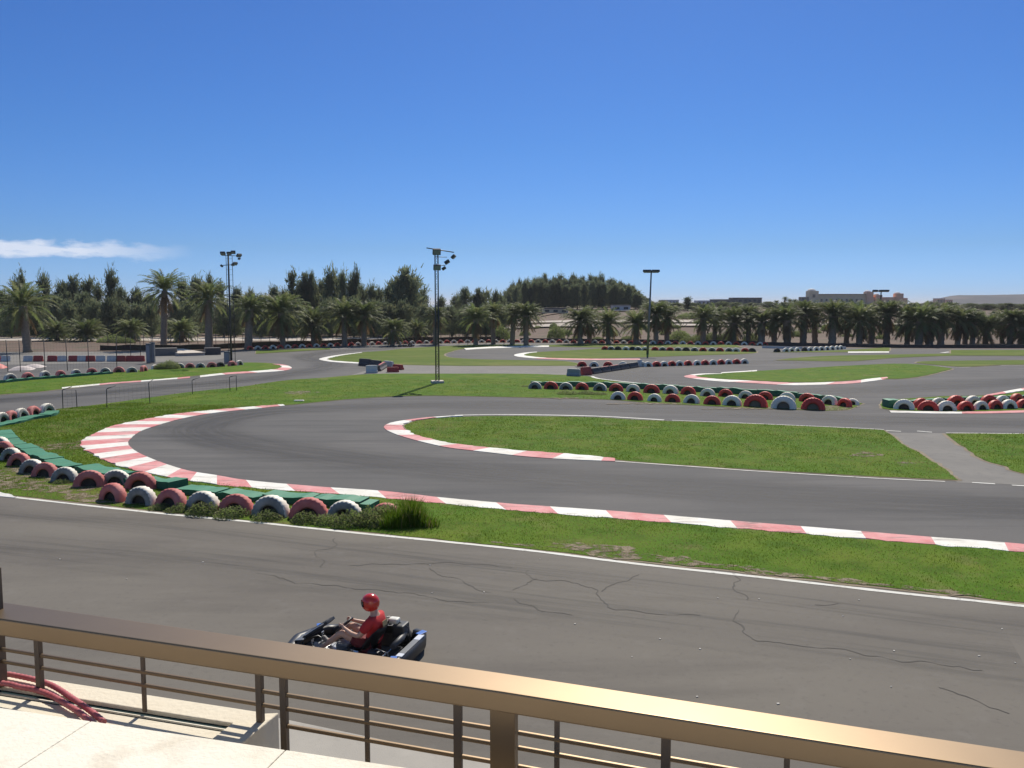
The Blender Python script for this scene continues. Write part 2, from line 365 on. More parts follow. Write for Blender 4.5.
# ------------------------------------------------------------------ grass and verges
def blades(name, P, fs, z, per_m2, maxd, hh=(.03, .07), dry=.15, cap=60000, wmul=1.0):
    tri = [(P[a], P[b], P[c]) for a, b, c in fs]
    A = np.array([[*t[0][:2], *t[1][:2], *t[2][:2]] for t in tri]); 
    ar = np.abs((A[:, 2] - A[:, 0]) * (A[:, 5] - A[:, 1]) - (A[:, 4] - A[:, 0]) * (A[:, 3] - A[:, 1])) / 2
    n = int(min(cap, ar.sum() * per_m2)); idx = RNG.choice(len(tri), n, p=ar / ar.sum())
    r1 = np.sqrt(RNG.random(n)); r2 = RNG.random(n)
    T = A[idx]; x = (1 - r1) * T[:, 0] + r1 * (1 - r2) * T[:, 2] + r1 * r2 * T[:, 4]; y = (1 - r1) * T[:, 1] + r1 * (1 - r2) * T[:, 3] + r1 * r2 * T[:, 5]
    k = (y < maxd) & (np.abs(x) < y * .75 + 2); x, y = x[k], y[k]; n = len(x)
    if n == 0: return
    nzv = np.array([mnoise.noise(Vector((a * .9, b * .9, 7))) + .5 * mnoise.noise(Vector((a * .25, b * .25, 2))) for a, b in zip(x, y)])
    sc = np.clip(y / 22, .8, 1.5) * wmul
    h = .65 * RNG.uniform(hh[0], hh[1], n) * (1 + .5 * nzv) * np.sqrt(sc); w = RNG.uniform(.006, .012, n) * sc
    th = RNG.uniform(0, 2 * np.pi, n); lx, ly = RNG.normal(0, .5, n) * h, RNG.normal(0, .5, n) * h
    V = np.zeros((n, 3, 3)); V[:, 0] = np.c_[x - np.cos(th) * w, y - np.sin(th) * w, np.full(n, z)]; V[:, 1] = np.c_[x + np.cos(th) * w, y + np.sin(th) * w, np.full(n, z)]
    V[:, 2] = np.c_[x + lx, y + ly, z + h]
    me = bpy.data.meshes.new(name); me.vertices.add(3 * n); me.vertices.foreach_set('co', V.ravel())
    me.loops.add(3 * n); me.loops.foreach_set('vertex_index', np.arange(3 * n)); me.polygons.add(n)
    me.polygons.foreach_set('loop_start', np.arange(0, 3 * n, 3)); me.polygons.foreach_set('loop_total', np.full(n, 3))
    lq = np.array([[p.x, p.y] for p in resample(lw, .6)]); dl = np.array([np.min((lq[:, 0] - a) ** 2 + (lq[:, 1] - c) ** 2) for a, c in zip(x, y)]) ** .5
    dryv = dry + .45 * np.exp(-(dl / .7) ** 2)
    for q, rr in ((U(50, 490), 3.6), (U(640, 553), 2.6), (U(70, 448), 1.8), (U(440, 425), 2.5), (U(880, 458), 2.5), (U(120, 497), 2.0)): dryv = dryv + .5 * np.exp(-((x - q.x) ** 2 + (y - q.y) ** 2) / rr ** 2)
    mi = np.where(RNG.random(n) + nzv * .9 < dryv, 2, np.where(RNG.random(n) + nzv < .55, 0, 1)).astype(np.int32)
    me.polygons.foreach_set('material_index', mi); me.update(calc_edges=True)
    tag(obj(name, me, m_blades), kind='stuff')
GZ = .026
TK = [0]
def turf(px, far=False, per=0, maxd=60, rough=.07, grow=.12, **kw):
    TK[0] += 1; gz = GZ + .0012 * TK[0]
    if grow: sheet('dirt_edge', world_poly(px, rough=rough * 2, grow=grow), .0188 + .0002 * TK[0], m_dirt)
    o, P, fs = sheet('grass_patch', world_poly(px, rough=rough), gz, m_grass_far if far else m_grass)
    if per: blades('grass', P, fs, gz - .003, per, maxd, **kw)
D = lambda *p: [p, p]
# verge between the straight and the hairpin
G1 = D(-200, 474) + [(0, 495)] + [(60, 501), (140, 510), (217, 518), (300, 527), (400, 536.5), (520, 548.5), (640, 562), (760, 574.5), (900, 590), (1030, 604)] + D(1300, 634) + D(1300, 579) + \
     [(1024, 552.6), (940, 546), (840, 537.6), (740, 529.4), (640, 521), (556, 514.6), (480, 508), (400, 500), (320, 493.6), (256, 488.6), (217, 484), (160, 476), (125, 469), (100, 459), (84, 450), (81, 443), (90, 436), (112, 427), (140, 421), (175, 415.5), (225, 410)] + D(270, 406.4) + \
     D(256, 406.5) + D(128, 403) + [(56, 410)] + D(10, 421) + D(-200, 425)
# grass north of the hairpin (continuous with the verge, one sheet each side of the kerb end)
turf(G1, per=420, maxd=48, cap=130000, hh=(.03, .065), dry=.16)
G2 = [(404, 427.5), (411, 423), (428, 419.6), (463, 417.2), (504, 416.4), (589, 417.7), (640, 420.5), (700, 422.6), (768, 425), (820, 427.3)] + D(884, 430.5) + [(889, 434), (902, 444), (920, 454.6), (949, 473)] + D(956, 480) + \
     [(949, 480.3), (860, 476.3), (760, 470.5), (690, 466), (640, 462.6), (609, 459.3), (574, 455.2), (527.5, 451.8), (481, 447.6), (440, 442.4), (413, 435.5)]
turf(G2, per=170, maxd=50, cap=90000, hh=(.03, .06), dry=.2)
G3 = D(946, 434.3) + [(985, 434.2)] + D(1150, 435) + D(1150, 500) + [(1024, 474.5), (1006, 467), (985, 461), (964, 448)]
turf(G3, per=150, maxd=50, cap=20000)
G4 = D(56, 409.5) + [(78, 407.5), (106, 404), (128, 401), (153, 397.5), (178, 394), (203, 391), (234, 388), (256, 385), (272, 382.5), (293, 380), (325, 378), (356, 375.2), (384, 374), (421, 374), (512, 374), (556, 375)] + D(589, 376.6) + \
     [(600, 379.5), (640, 384.5), (684, 388), (726, 390.5), (768, 394), (818, 398), (848, 400.5)] + D(862, 404) + [(850, 409.5)] + D(826, 411) + [(760, 409), (700, 406), (655, 403.6), (609, 400), (574, 399), (512, 397.5), (434, 396), (384, 397.3), (356, 399), (331, 401), (293, 405)] + D(268, 406.6) + D(200, 408)
turf(G4, per=60, maxd=62, cap=90000, hh=(.03, .06), grow=.1, dry=.18)
G5 = D(-80, 390) + [(0, 383), (62, 377.5), (112, 372.5), (153, 369.5), (178, 367.5), (228, 365), (240, 363), (262, 363)] + [(276, 364.2), (280.5, 366.2), (276, 369.3), (256, 371.2), (228, 373.2), (190, 376.6), (159, 380), (128, 382), (87, 386.5), (37, 392.2), (0, 395)] + D(-80, 402)
turf(G5, per=14, maxd=70, cap=20000, hh=(.04, .07), grow=.25)
G6 = [(328, 359.2), (334, 356.8), (344, 354.9), (362, 352.5), (384, 351), (409, 348.3), (440, 346.6)] + D(470, 345) + D(530, 344.6) + D(530, 346) + [(500, 346.2), (466, 348.6), (449, 352.5), (444, 355), (450, 357.5), (471, 359.2), (512, 360.3), (562, 361.2)] + D(581, 364.5) + D(574, 366) + [(512, 366), (459, 366), (403, 365), (384, 364.2), (360, 363), (341, 361.9)]
turf(G6, far=True, grow=.2)
G6b = D(527, 346.5) + D(530, 345.6) + D(590, 343.8) + D(735, 345) + D(742, 347.5) + D(590, 347.6)
turf(G6b, far=True, grow=.2)
G7 = [(522.5, 355), (527, 353.6), (537, 352.3), (574, 350.4)] + D(600, 348.6) + D(745, 350.5) + [(757, 352), (746, 354), (690, 355.8), (640, 357.6), (587, 358.9), (549, 358.1), (528, 356.9)]
turf(G7, far=True, grow=.2)
turf(D(770, 352.6) + D(848, 350.2) + D(890, 347.4) + D(889, 351.6) + D(848, 352.4), far=True, grow=.15)
turf(D(775, 360.5) + [(800, 357.8), (840, 355.8)] + D(955, 353.7) + D(955, 355.8) + [(896, 358), (850, 361.4)], far=True, grow=.15)
turf(D(951, 350.3) + D(1200, 350) + D(1200, 356.5) + D(951, 355.8), far=True, grow=.15)
turf(D(915, 363.3) + [(930, 361.4)] + D(1024, 360.4) + D(1200, 360) + D(1200, 364.3) + [(1024, 365), (990, 365.9), (960, 367)], far=True, grow=.2)
turf([(695.5, 375.8), (700, 374.7), (710, 374), (721, 373.6), (759, 371.3), (799, 368.9), (830, 367), (855, 365.7), (896, 364), (927, 365.5)] + D(953, 369) + [(927, 375.6), (903.5, 378.9)] + [(889, 379.3), (874, 379.2), (843, 381.2), (818, 382.6), (784, 382.3), (746, 380.3), (721, 379.2), (702.5, 377.7)], per=6, maxd=80, cap=20000, grow=.2)
turf(D(880, 405) + D(884, 401) + [(940, 397), (990, 396)] + D(1200, 388) + D(1200, 411) + [(960, 412), (900, 411)] + D(883, 409), per=25, maxd=60, cap=12000, grow=.1)
turf(D(992, 396.5) + D(1024, 391.6) + D(1200, 378) + D(1200, 392) + D(1020, 398), grow=.0)
turf(D(256, 351) + D(300, 349.3) + D(330, 348.3) + D(330, 349.6) + D(256, 354), far=True, grow=.1)
# bare soil where the turf is worn through
m_patch = layered('worn_soil', [((.30, .24, .16), 1.2, .42, .62, .7, I1, 0), ((.14, .11, .07), 5, .5, .7, .5, I1, 0)], (.22, .175, .12))
_n, _l = m_patch.node_tree.nodes, m_patch.node_tree.links
_t = _n.new('ShaderNodeTexCoord'); _z = _n.new('ShaderNodeTexNoise'); _z.inputs['Scale'].default_value = 2.6; _z.inputs['Detail'].default_value = 7; _z.inputs['Roughness'].default_value = .7; _l.new(_t.outputs['Object'], _z.inputs['Vector'])
_r = _n.new('ShaderNodeMapRange'); _r.inputs[1].default_value = .45; _r.inputs[2].default_value = .56; _l.new(_z.outputs['Fac'], _r.inputs[0]); _l.new(_r.outputs[0], _n['Principled BSDF'].inputs['Alpha'])
for k, (cx, cy, rx, ry) in enumerate([(92, 444, 20, 5.5), (30, 478, 60, 12), (95, 499, 50, 5), (175, 510, 60, 2.2), (640, 558.5, 120, 2.6), (880, 586, 110, 1.8), (62, 447, 14, 4), (866, 455, 16, 2.2), (905, 465, 9, 1.6), (620, 553, 60, 2.2), (55, 490, 45, 3.5), (15, 485, 30, 4), (655, 404.5, 45, 1.6), (760, 409, 55, 1.4), (838, 408, 18, 1.8), (300, 393, 16, 1.2), (560, 398.6, 28, .5)]):
    pts = [(cx + rx * math.cos(a) * (1 + .3 * math.sin(3 * a + k)), cy + ry * math.sin(a) * (1 + .25 * math.cos(2 * a + k)) + (.105 if cy > 494 else 0) * rx * math.cos(a) * (1 + .3 * math.sin(3 * a + k))) for a in np.linspace(0, 2 * math.pi, 12, endpoint=False)]
    sheet('bare_soil', world_poly(pts, rough=.30), GZ + .0062 + .0003 * k, m_patch)
# ------------------------------------------------------------------ kerbs
def kerb(inner, outer, bounds=None, L=1.5, first=0, rise=.05, z0=.030, name='track_kerb'):
    a = [U(p.x, p.y) for p in cat(inner, 6)]; b = [U(p.x, p.y) for p in cat(outer, 6)]
    def par(P, n):
        cum = [0]
        for p, q in zip(P, P[1:]): cum.append(cum[-1] + (q - p).length)
        res = []; j = 0
        for i in range(n + 1):
            s = cum[-1] * i / n
            while j < len(P) - 2 and cum[j + 1] < s: j += 1
            d = cum[j + 1] - cum[j]; res.append(P[j].lerp(P[j + 1], (s - cum[j]) / d if d else 0))
        return res, cum[-1]
    _, la = par(a, 2); _, lb = par(b, 2); n = max(6, int((la + lb) / 2 / .15))
    a, _ = par(a, n); b, _ = par(b, n)
    bm = bmesh.new(); s = 0; prev = None
    for i in range(n + 1):
        ja = .018 * mnoise.noise(a[i] * 4); jb = .13 * mnoise.noise(b[i] * 2.3) + .06 * mnoise.noise(b[i] * 8)
        d = (b[i] - a[i]).normalized()
        A = a[i] + d * ja; B = b[i] + d * jb; Mid = A.lerp(B, .55)
        cur = [bm.verts.new((A.x, A.y, .004)), bm.verts.new((A.x, A.y, z0)), bm.verts.new((Mid.x, Mid.y, z0 + rise * .6)), bm.verts.new((B.x, B.y, z0 + rise)), bm.verts.new((B.x + d.x * .02, B.y + d.y * .02, .004))]
        if prev:
            s += (Mid - pm).length
            if bounds:
                px = CX + F * Mid.x / (FW.dot(Mid - Vector((0, 0, CAMZ)))); c = first
                for q in bounds:
                    if px > q: c = 1 - c
            else: c = (int(s / L) + first) % 2
            for k in range(4):
                f = bm.faces.new((prev[k], prev[k + 1], cur[k + 1], cur[k])); f.material_index = c
        prev, pm = cur, Mid
    bmesh.ops.recalc_face_normals(bm, faces=bm.faces)
    if sum(f.normal.z for f in bm.faces) < 0: bmesh.ops.reverse_faces(bm, faces=bm.faces)
    return tag(obj(name, bm, [m_kr, m_kw]), kind='structure')
inn = [(217, 476), (250, 481.3), (320, 487.5), (385, 492), (445.5, 498.8), (513, 504.8), (556, 507.8), (615, 512), (670, 516.5), (740, 522.3), (805, 527.5), (870, 533), (940, 538.7), (1012, 544.2), (1300, 570)]
outr = [(217, 485.5), (250, 488.8), (320, 494), (385, 499), (445.5, 505), (513, 511.3), (556, 515), (615, 519.6), (670, 523.6), (740, 529.8), (805, 535.2), (870, 540.6), (940, 546.4), (1012, 552.2), (1300, 579)]
kerb(inn, outr, bounds=[219, 250, 295, 340, 385, 445, 504, 556, 615, 670, 740, 805, 870, 940, 1012, 1090, 1170], first=1, rise=.006)
inn = [(217, 476), (187, 471), (160, 462.5), (140, 454), (130, 447), (129, 441), (140, 432), (160, 425), (180, 419.5), (200, 415.5), (225, 412), (256, 409), (285, 406)]
outr = [(217, 485.5), (180, 480.5), (150, 474.5), (120, 467), (98, 458), (84, 450), (82, 443), (92, 435.5), (112, 427), (140, 421), (175, 414.8), (225, 409.5), (283, 405)]
kerb(inn, outr, L=1.12, first=1, rise=.02)
kerb([(463, 415.4), (428, 417.8), (407, 420.3), (390, 423.5), (384, 428), (393, 433.6), (413, 440), (445.5, 447.6), (480.6, 452), (527.5, 457.2), (574, 460.2), (615, 461.8)],
     [(463, 416.6), (430, 419.2), (412, 422.2), (404, 425), (403, 428), (407, 431.5), (420, 437.3), (448, 443.8), (481, 447.9), (527.5, 452.3), (574, 455.6), (615, 459.6)], L=1.6, first=1, rise=.03)
kerb([(200, 377.6), (228, 374.6), (256, 373), (281, 371.2), (290, 369.4), (291.5, 367.6), (287, 365.6), (280, 364.4)], [(200, 376.2), (228, 373.2), (256, 371.5), (276, 369.6), (281, 368), (281.5, 366.8), (279, 365.6), (272, 364.6)], L=2.6, first=1, rise=.03)
kerb([(62, 389.2), (80, 387.4), (110, 384.4), (150, 381.4), (190, 378.2)], [(62, 388), (80, 386.2), (110, 383.3), (150, 380.4), (190, 377.1)], L=3, first=1, rise=.02)
kerb([(362, 352.4), (344, 354.4), (328, 356.8), (319, 359.4), (328, 361.6), (341, 362.8), (360, 363.9)], [(362, 353), (345, 355.3), (334, 357.4), (327, 359.4), (332, 361), (343, 361.9), (360, 363.1)], L=30, first=1, rise=.03)
kerb([(466, 350), (490, 348.5), (530, 347.4), (549, 347)], [(464, 348.7), (490, 347.2), (530, 346), (549, 345.9)], L=40, first=1, rise=.03)
kerb([(537, 351.9), (524, 352.9), (514, 355.2), (522, 357.4), (549, 359.3), (587, 360.2), (640, 360)], [(537, 352.6), (529, 353.6), (524, 355.2), (529, 356.6), (550, 358.4), (587, 359.2), (640, 359.2)], L=12, first=1, rise=.03)
kerb([(722, 373.6), (705, 373.8), (692, 374.8), (684, 376.7), (692, 378.7), (715, 381.3), (746, 383), (784, 385.2), (805, 385.4), (849, 383.9), (870, 381.6), (889, 379)], [(722, 374.4), (708, 374.9), (699, 375.7), (695, 376.6), (702, 378), (721, 379.9), (746, 381.2), (784, 383.2), (805, 383.6), (849, 382), (868, 379.6), (887, 377.6)], L=3.2, first=1, rise=.03)
kerb([(720, 373.7), (740, 372.9), (757, 372.1)], [(722, 373), (740, 371.9), (757, 370.7)], L=30, first=1, rise=.03)
kerb([(986, 395.2), (1003, 392), (1024, 388.3), (1100, 377)], [(988, 397), (1004, 394.5), (1024, 391.4), (1100, 380)], L=2.8, first=0, rise=.04)
kerb([(891, 413), (940, 414), (985, 413.9), (1024, 413), (1100, 411)], [(889, 411.7), (940, 412.6), (985, 412.4), (1024, 411.3), (1100, 409)], L=3.6, first=1, rise=.03)
kerb([(848, 353), (889, 352.8)], [(848, 352), (889, 351.9)], L=30, first=1, rise=.03)
kerb([(-70, 488), (-20, 495), (15, 498.6)], [(-70, 482), (-20, 490), (12, 496.6)], L=40, first=1, rise=.03)
# ------------------------------------------------------------------ painted lines and cracks
def ribbon(name, px, w, z, m, sub=5, jit=0.0, vary=0.0, world=None):
    P = world or [U(p.x, p.y) for p in cat(px, sub)]
    P = resample(P, (.09 if jit else .25) if P[0].y < 35 else 1.0)
    vs, fs = [], []
    for i, p in enumerate(P):
        t = (P[min(i + 1, len(P) - 1)] - P[max(i - 1, 0)]); t.normalize(); nn = Vector((-t.y, t.x, 0))
        o = nn * jit * (mnoise.noise(p * 2.5) * .8 + mnoise.noise(p * 9) * .25); ww = w / 2 * (1 + vary * mnoise.noise(p * 3 + Vector((9, 0, 0))))
        q = p + o; vs += [(q + nn * ww)[:2] + (z,), (q - nn * ww)[:2] + (z,)]
        if i: k = 2 * i; fs.append((k - 2, k - 1, k + 1, k))
    return data_mesh(name, vs, fs)
def line(px, w=.1, z=.020, **kw): tag(obj('painted_line', ribbon('painted_line', px, w, z, m_line, vary=.25, **kw), m_line), kind='structure')
line(line_px, .13)
line([(615, 461.6), (690, 466.9), (760, 471.8), (860, 477.8), (905, 480.2), (945, 482)], .10)
line([(972, 483), (995, 484.4)], .12); line([(1012, 485.8), (1040, 487)], .12)
line([(455, 415.6), (504, 414.9), (589, 416.2), (640, 418.8), (664, 420.3)], .22)
line([(672, 420.6), (740, 423.3), (860, 428.6), (884, 430)], .10)
line([(886, 430.9), (901, 431.8)], .15); line([(917, 431.4), (932, 432.6)], .15); line([(946, 433.2), (1024, 434)], .10)
line([(128, 401.4), (153, 398), (178, 394.6), (203, 391.4), (234, 388.5), (256, 385.6)], .12)
line([(300, 349.9), (318, 349.6), (345, 348.3), (384, 346.3), (420, 345)], .35); line([(440, 344.6), (512, 343.8)], .3)
line([(345, 377.2), (356, 375.8), (366, 374.9)], .2)
line([(592, 376.5), (600, 379), (640, 383.6)], .25)
line([(942, 352.9), (950, 352)], .5)
line([(927, 365.5), (958, 367.5), (976, 366.7)], .12); line([(1000, 365.6), (1024, 365.4), (1100, 365)], .15)
m_crack = mat('crack_tar', (.078, .070, .061), .9)
cr = [[(337, 539), (336, 544), (328, 549), (318, 551), (315, 555), (322, 561), (323, 568)],
      [(256, 574), (280, 580), (310, 586), (345, 588), (380, 591), (420, 596), (455, 602), (490, 604)],
      [(430, 569), (432, 573), (455, 580), (475, 588), (492, 593)],
      [(528, 571), (533, 579), (560, 582), (580, 586), (598, 591), (601, 600), (612, 608), (625, 611), (650, 614), (680, 616), (700, 618)],
      [(600, 592), (610, 587), (628, 583), (636, 575)], [(512, 591), (525, 584), (536, 579)],
      [(737, 574), (735, 585), (736, 590), (748, 598), (750, 601)], [(741, 611), (732, 616), (740, 627), (750, 638), (758, 642), (790, 645), (830, 651), (870, 655), (900, 661), (940, 665), (982, 671)],
      [(512, 600), (540, 610), (572, 616)], [(940, 688), (965, 697), (985, 705), (1010, 714)], [(838, 604), (830, 607), (815, 606)],
      [(350, 566), (400, 565), (450, 563), (512, 569)]]
bm = bmesh.new()
for c in cr:
    me = ribbon('c', c, .021, .0185, m_crack, sub=4, jit=.20, vary=1.4); bm.from_mesh(me); bpy.data.meshes.remove(me)
tag(obj('asphalt_cracks', bm, m_crack), kind='structure')
m_chip = mat('pale_chips', (.55, .52, .47), .8)
bm = bmesh.new()
for px, py in [(718, 599), (575, 625), (759, 576 + 24), (632, 658), (805, 581), (843, 617), (859, 601), (891, 688), (979, 657), (1002, 630), (778, 705), (203, 563), (127, 580), (430, 566), (850, 660), (894, 652), (697, 698), (432, 594), (484, 593), (1015, 664), (960, 600), (60, 560), (540, 560), (660, 640), (700, 650)]:
    p = U(px, py); r = random.uniform(.012, .028)
    box(bm, p.x, p.y, .02, r * 1.4, r, .012, mat=Matrix.Rotation(random.random() * 3, 4, 'Z'))
tag(obj('gravel_chips', bm, m_chip), kind='stuff')
# ------------------------------------------------------------------ terrace, parapet, railing in front of the camera
m_stone = layered('pale_stone', [((.80, .73, .58), 1.6, .42, .62, .7, I1, 0), ((.88, .83, .72), 6, .5, .7, .5, I1, 0), ((.62, .53, .40), 7, .54, .72, .5, I1, 0)], (.87, .81, .68), rough=.75, bump=.25, bscale=90)
m_ledge = layered('parapet_render', [((.66, .58, .45), 2, .42, .62, .7, I1, 0), ((.40, .34, .26), 9, .58, .72, .4, I1, 0)], (.74, .67, .53), rough=.85)
m_joint = mat('stone_joint', (.60, .53, .42), .9)
m_bronze = mat('bronze_paint', (.245, .178, .110), .43, (.228, .165, .102), 6, metal=.85, spec=.8)
m_bronze2 = mat('bronze_bar', (.13, .095, .065), .5, metal=.2)
m_teal = mat('dark_strip', (.03, .05, .052), .95, spec=0.0)
m_green_glass = mat('pale_green_rubber', (.45, .58, .45), .6)
m_tube = mat('red_conduit', (.60, .20, .20), .5, (.38, .07, .08), 9)
m_wallc = mat('building_render', (.50, .44, .34), .9, (.44, .38, .30), 1.5)
ZR = CAMZ - 1.0; ZS = CAMZ - 1.15; ZL = CAMZ - 1.262
def prism(bm, P, z0, z1, mi=0, bev=0.0):
    """vertical prism on a list of xy points"""
    if area2([Vector((p[0], p[1])) for p in P]) < 0: P = P[::-1]
    lo = [bm.verts.new((p[0], p[1], z0)) for p in P]; hi = [bm.verts.new((p[0], p[1], z1)) for p in P]; n = len(P)
    fs = [bm.faces.new(lo[::-1]), bm.faces.new(hi)] + [bm.faces.new((lo[i], lo[(i + 1) % n], hi[(i + 1) % n], hi[i])) for i in range(n)]
    for f in fs: f.material_index = mi
    if bev:
        es = [e for e in fs[1].edges] + [e for f in fs[2:] for e in f.edges if abs(e.verts[0].co.z - e.verts[1].co.z) > 1e-5]
        bmesh.ops.bevel(bm, geom=list(set(es)), offset=bev, segments=3, affect='EDGES', profile=.5)
# stone seat/terrace step right in front of the camera
e0, e1, e2 = U(-500, 633, ZS), U(0, 707.5, ZS), U(400, 766.5, ZS)
ed = (e2 - e1).normalized(); far = e1 - ed * 4; near = e2 + ed * 4; back = Vector((-ed.y, ed.x, 0)); back = back if back.y < 0 else -back
ter = empty('stone_terrace', (0, 0, 0), label='pale cream stone slab of the viewing terrace in front of the brown railing', cat='terrace')
bm = bmesh.new(); joint = .0022
Ls = np.arange(-4, 7, .60)
for r_, (w0, w1) in enumerate([(0, .30), (.304, .9), (.904, 1.6)]):
    off = [.11, .37, .2][r_]
    for s in Ls:
        a = e1 + ed * (s + off); b = a + ed * (.60 - joint)
        prism(bm, [a + back * w0, b + back * w0, b + back * w1, a + back * w1], ZS - .06, ZS + [0, .0015, 0][r_], bev=.003)
obj('paving_slab', bm, m_stone, ter)
bm = bmesh.new(); prism(bm, [far + back * .02, near + back * .02, near + back * 1.7, far + back * 1.7], ZS - .6, ZS - .012); obj('base', bm, m_joint, ter)
# parapet under the railing (left part) with a dark recessed strip and a short cross wall
par = empty('parapet', (0, 0, 0), label='pale rendered parapet ledge with a dark recessed strip left under the railing', cat='parapet')
l0, l1 = U(0, 672, ZL), U(262, 712, ZL); ld = (l1 - l0).normalized(); lb = Vector((ld.y, -ld.x, 0)); lb = lb if lb.y < 0 else -lb
L0 = l0 - ld * 4
bm = bmesh.new()
prism(bm, [L0, l1, l1 + lb * .6, L0 + lb * .6], 0.0, ZL - .03)
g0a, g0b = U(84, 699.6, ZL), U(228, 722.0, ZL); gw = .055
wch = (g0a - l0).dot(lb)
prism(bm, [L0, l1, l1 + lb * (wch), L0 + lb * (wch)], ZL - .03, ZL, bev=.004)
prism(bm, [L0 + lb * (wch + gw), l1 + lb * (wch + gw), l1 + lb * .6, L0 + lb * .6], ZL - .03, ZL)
obj('ledge', bm, m_ledge, par)
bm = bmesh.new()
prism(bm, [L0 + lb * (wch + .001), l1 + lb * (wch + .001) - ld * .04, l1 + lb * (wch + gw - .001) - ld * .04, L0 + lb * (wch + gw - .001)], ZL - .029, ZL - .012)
obj('ledge_strip', bm, m_teal, par)
bm = bmesh.new()
prism(bm, [L0 + lb * (wch + .026), l1 + lb * (wch + .026) - ld * .04, l1 + lb * (wch + .030) - ld * .04, L0 + lb * (wch + .030)], ZL - .012, ZL - .006)
obj('strip_divider', bm, m_stone, par)
ZB = ZL + .035
bq = [U(244, 714, ZB), U(279, 712.5, ZB), U(248, 737.5, ZB), U(219, 735, ZB)]
bd = (bq[2] - bq[1]); bd.z = 0; bd.normalize()
bm = bmesh.new(); prism(bm, [bq[0], bq[1], bq[1] + bd * .55, bq[0] + bd * .55], ZL - .7, ZB, bev=.004); obj('cross_wall', bm, m_ledge, par)
# red twin conduit lying curved on the parapet
def conduit(px, lab, r=.0088):
    bm = bmesh.new(); P = [U(p.x, p.y, ZL + .016) for p in cat(px, 10)]
    P = resample(P, .006); rad = [r * (1 + .09 * math.sin(i * math.pi)) if False else r * (1.0 + (.10 if i % 3 == 0 else -.02)) for i in range(len(P))]
    tube(bm, P, r, 10, radii=rad); return tag(obj('red_hose', bm, m_tube), lab, 'hose', 'red ribbed hoses lying on the parapet')
conduit([(-70, 668), (0, 673.5), (18, 676), (40, 681), (55, 687), (72, 698), (90, 710.5), (104, 722)], 'red ribbed hose on the parapet ledge, outer of the two nearer the track')
conduit([(-70, 678), (0, 683), (20, 687), (36, 690), (52, 696), (66, 704), (80, 713), (92, 724)], 'red ribbed hose on the parapet ledge, inner of the two nearer the stone slabs')
# the railing
rb = [U(-520, 528, ZR), U(500, 672.3, ZR), U(1024, 751, ZR), U(1800, 870, ZR)]
rf = [U(-520, 543.5, ZR), U(500, 691.5, ZR), U(1024, 773, ZR), U(1800, 893, ZR)]
rail = empty('terrace_railing', (rb[1].x, rb[1].y, 3.0), label='brown bronze painted metal railing with broad flat top rail and thin bars', cat='railing')
RO = Vector((rb[1].x, rb[1].y, 3.0))
def rail_part(name, bm, m):
    bmesh.ops.translate(bm, verts=bm.verts, vec=-RO); return obj(name, bm, m, rail)
bm = bmesh.new()
sec = []
for k in range(4):
    q0, q1 = rb[k], rf[k]
    ring = [Vector((q0.x, q0.y, ZR - .057)), Vector((q0.x, q0.y, ZR)), Vector((q1.x, q1.y, ZR)), Vector((q1.x, q1.y, ZR - .057))]
    sec.append([bm.verts.new(v) for v in ring])
for a, b in zip(sec, sec[1:]):
    for k in range(4): bm.faces.new((a[k], b[k], b[(k + 1) % 4], a[(k + 1) % 4]))
bm.faces.new(sec[0]); bm.faces.new(sec[-1][::-1]); bmesh.ops.recalc_face_normals(bm, faces=bm.faces)
lon = [e for e in bm.edges if abs((e.verts[0].co - e.verts[1].co).normalized().z) < .01 and (e.verts[0].co - e.verts[1].co).length > .5]
bmesh.ops.bevel(bm, geom=lon, offset=.005, segments=3, affect='EDGES', profile=.5)
rail_part('top_rail', bm, m_bronze)
# small lip below the top rail
cl = [(a + b) / 2 for a, b in zip(rb, rf)]
def V(px, py=700):                           # where an image column meets the vertical plane under the rail
    d = ray(px, py)
    for a, b in ((cl[0], cl[1]), (cl[1], cl[2]), (cl[2], cl[3])):
        e = b - a; den = d.x * e.y - d.y * e.x; t = (a.x * e.y - a.y * e.x) / den
        p = Vector((d.x * t, d.y * t, CAMZ + d.z * t)); s = (p - a).dot(e) / e.dot(e)
        if s <= 1.0 or b is cl[3]: return p, Vector((e.x, e.y, 0)).normalized()
def post(px, pym, w, z0, z1=None, name='baluster', m=None, dpt=None):
    p, t = V(px, pym); bm = bmesh.new(); ang = math.atan2(t.y, t.x)
    z1 = z1 or ZR - .058; w = w * (.78 if w < .05 else 1); dp = (dpt or w) * .6
    box(bm, p.x, p.y, (z0 + z1) / 2, w, dp, z1 - z0, mat=Matrix.Rotation(ang, 4, 'Z'), bev=.002); return rail_part(name, bm, m or m_bronze2)
post(-4, 660, .055, ZL, CAMZ - .86, 'end_post'); post(40, 680, .026, ZL, name='post', dpt=.03); post(144, 690, .018, ZL); post(260, 700, .026, ZL - .02, name='post', dpt=.03)
post(284, 700, .026, 3.2, name='post', dpt=.03); post(367, 720, .018, 3.55); post(458, 720, .030, 3.2, name='post')
post(504, 740, .070, 3.2, name='main_post', m=m_bronze, dpt=.05); post(557, 740, .018, 3.55); post(666, 745, .030, 3.2, name='post'); post(787, 760, .018, 3.55); post(910, 760, .03, 3.2, name='post')
def bar(pa, pb, za, h=.011):
    """a bar between two image columns at height za"""
    bm = bmesh.new(); cols = np.linspace(pa, pb, 2)
    A, _ = V(pa); B, _ = V(pb); t = (B - A); t.z = 0; L = t.length; c = (A + B) / 2
    box(bm, c.x, c.y, za, L, .010, h, mat=Matrix.Rotation(math.atan2(t.y, t.x), 4, 'Z'), bev=.002); rail_part('bar', bm, m_bronze)
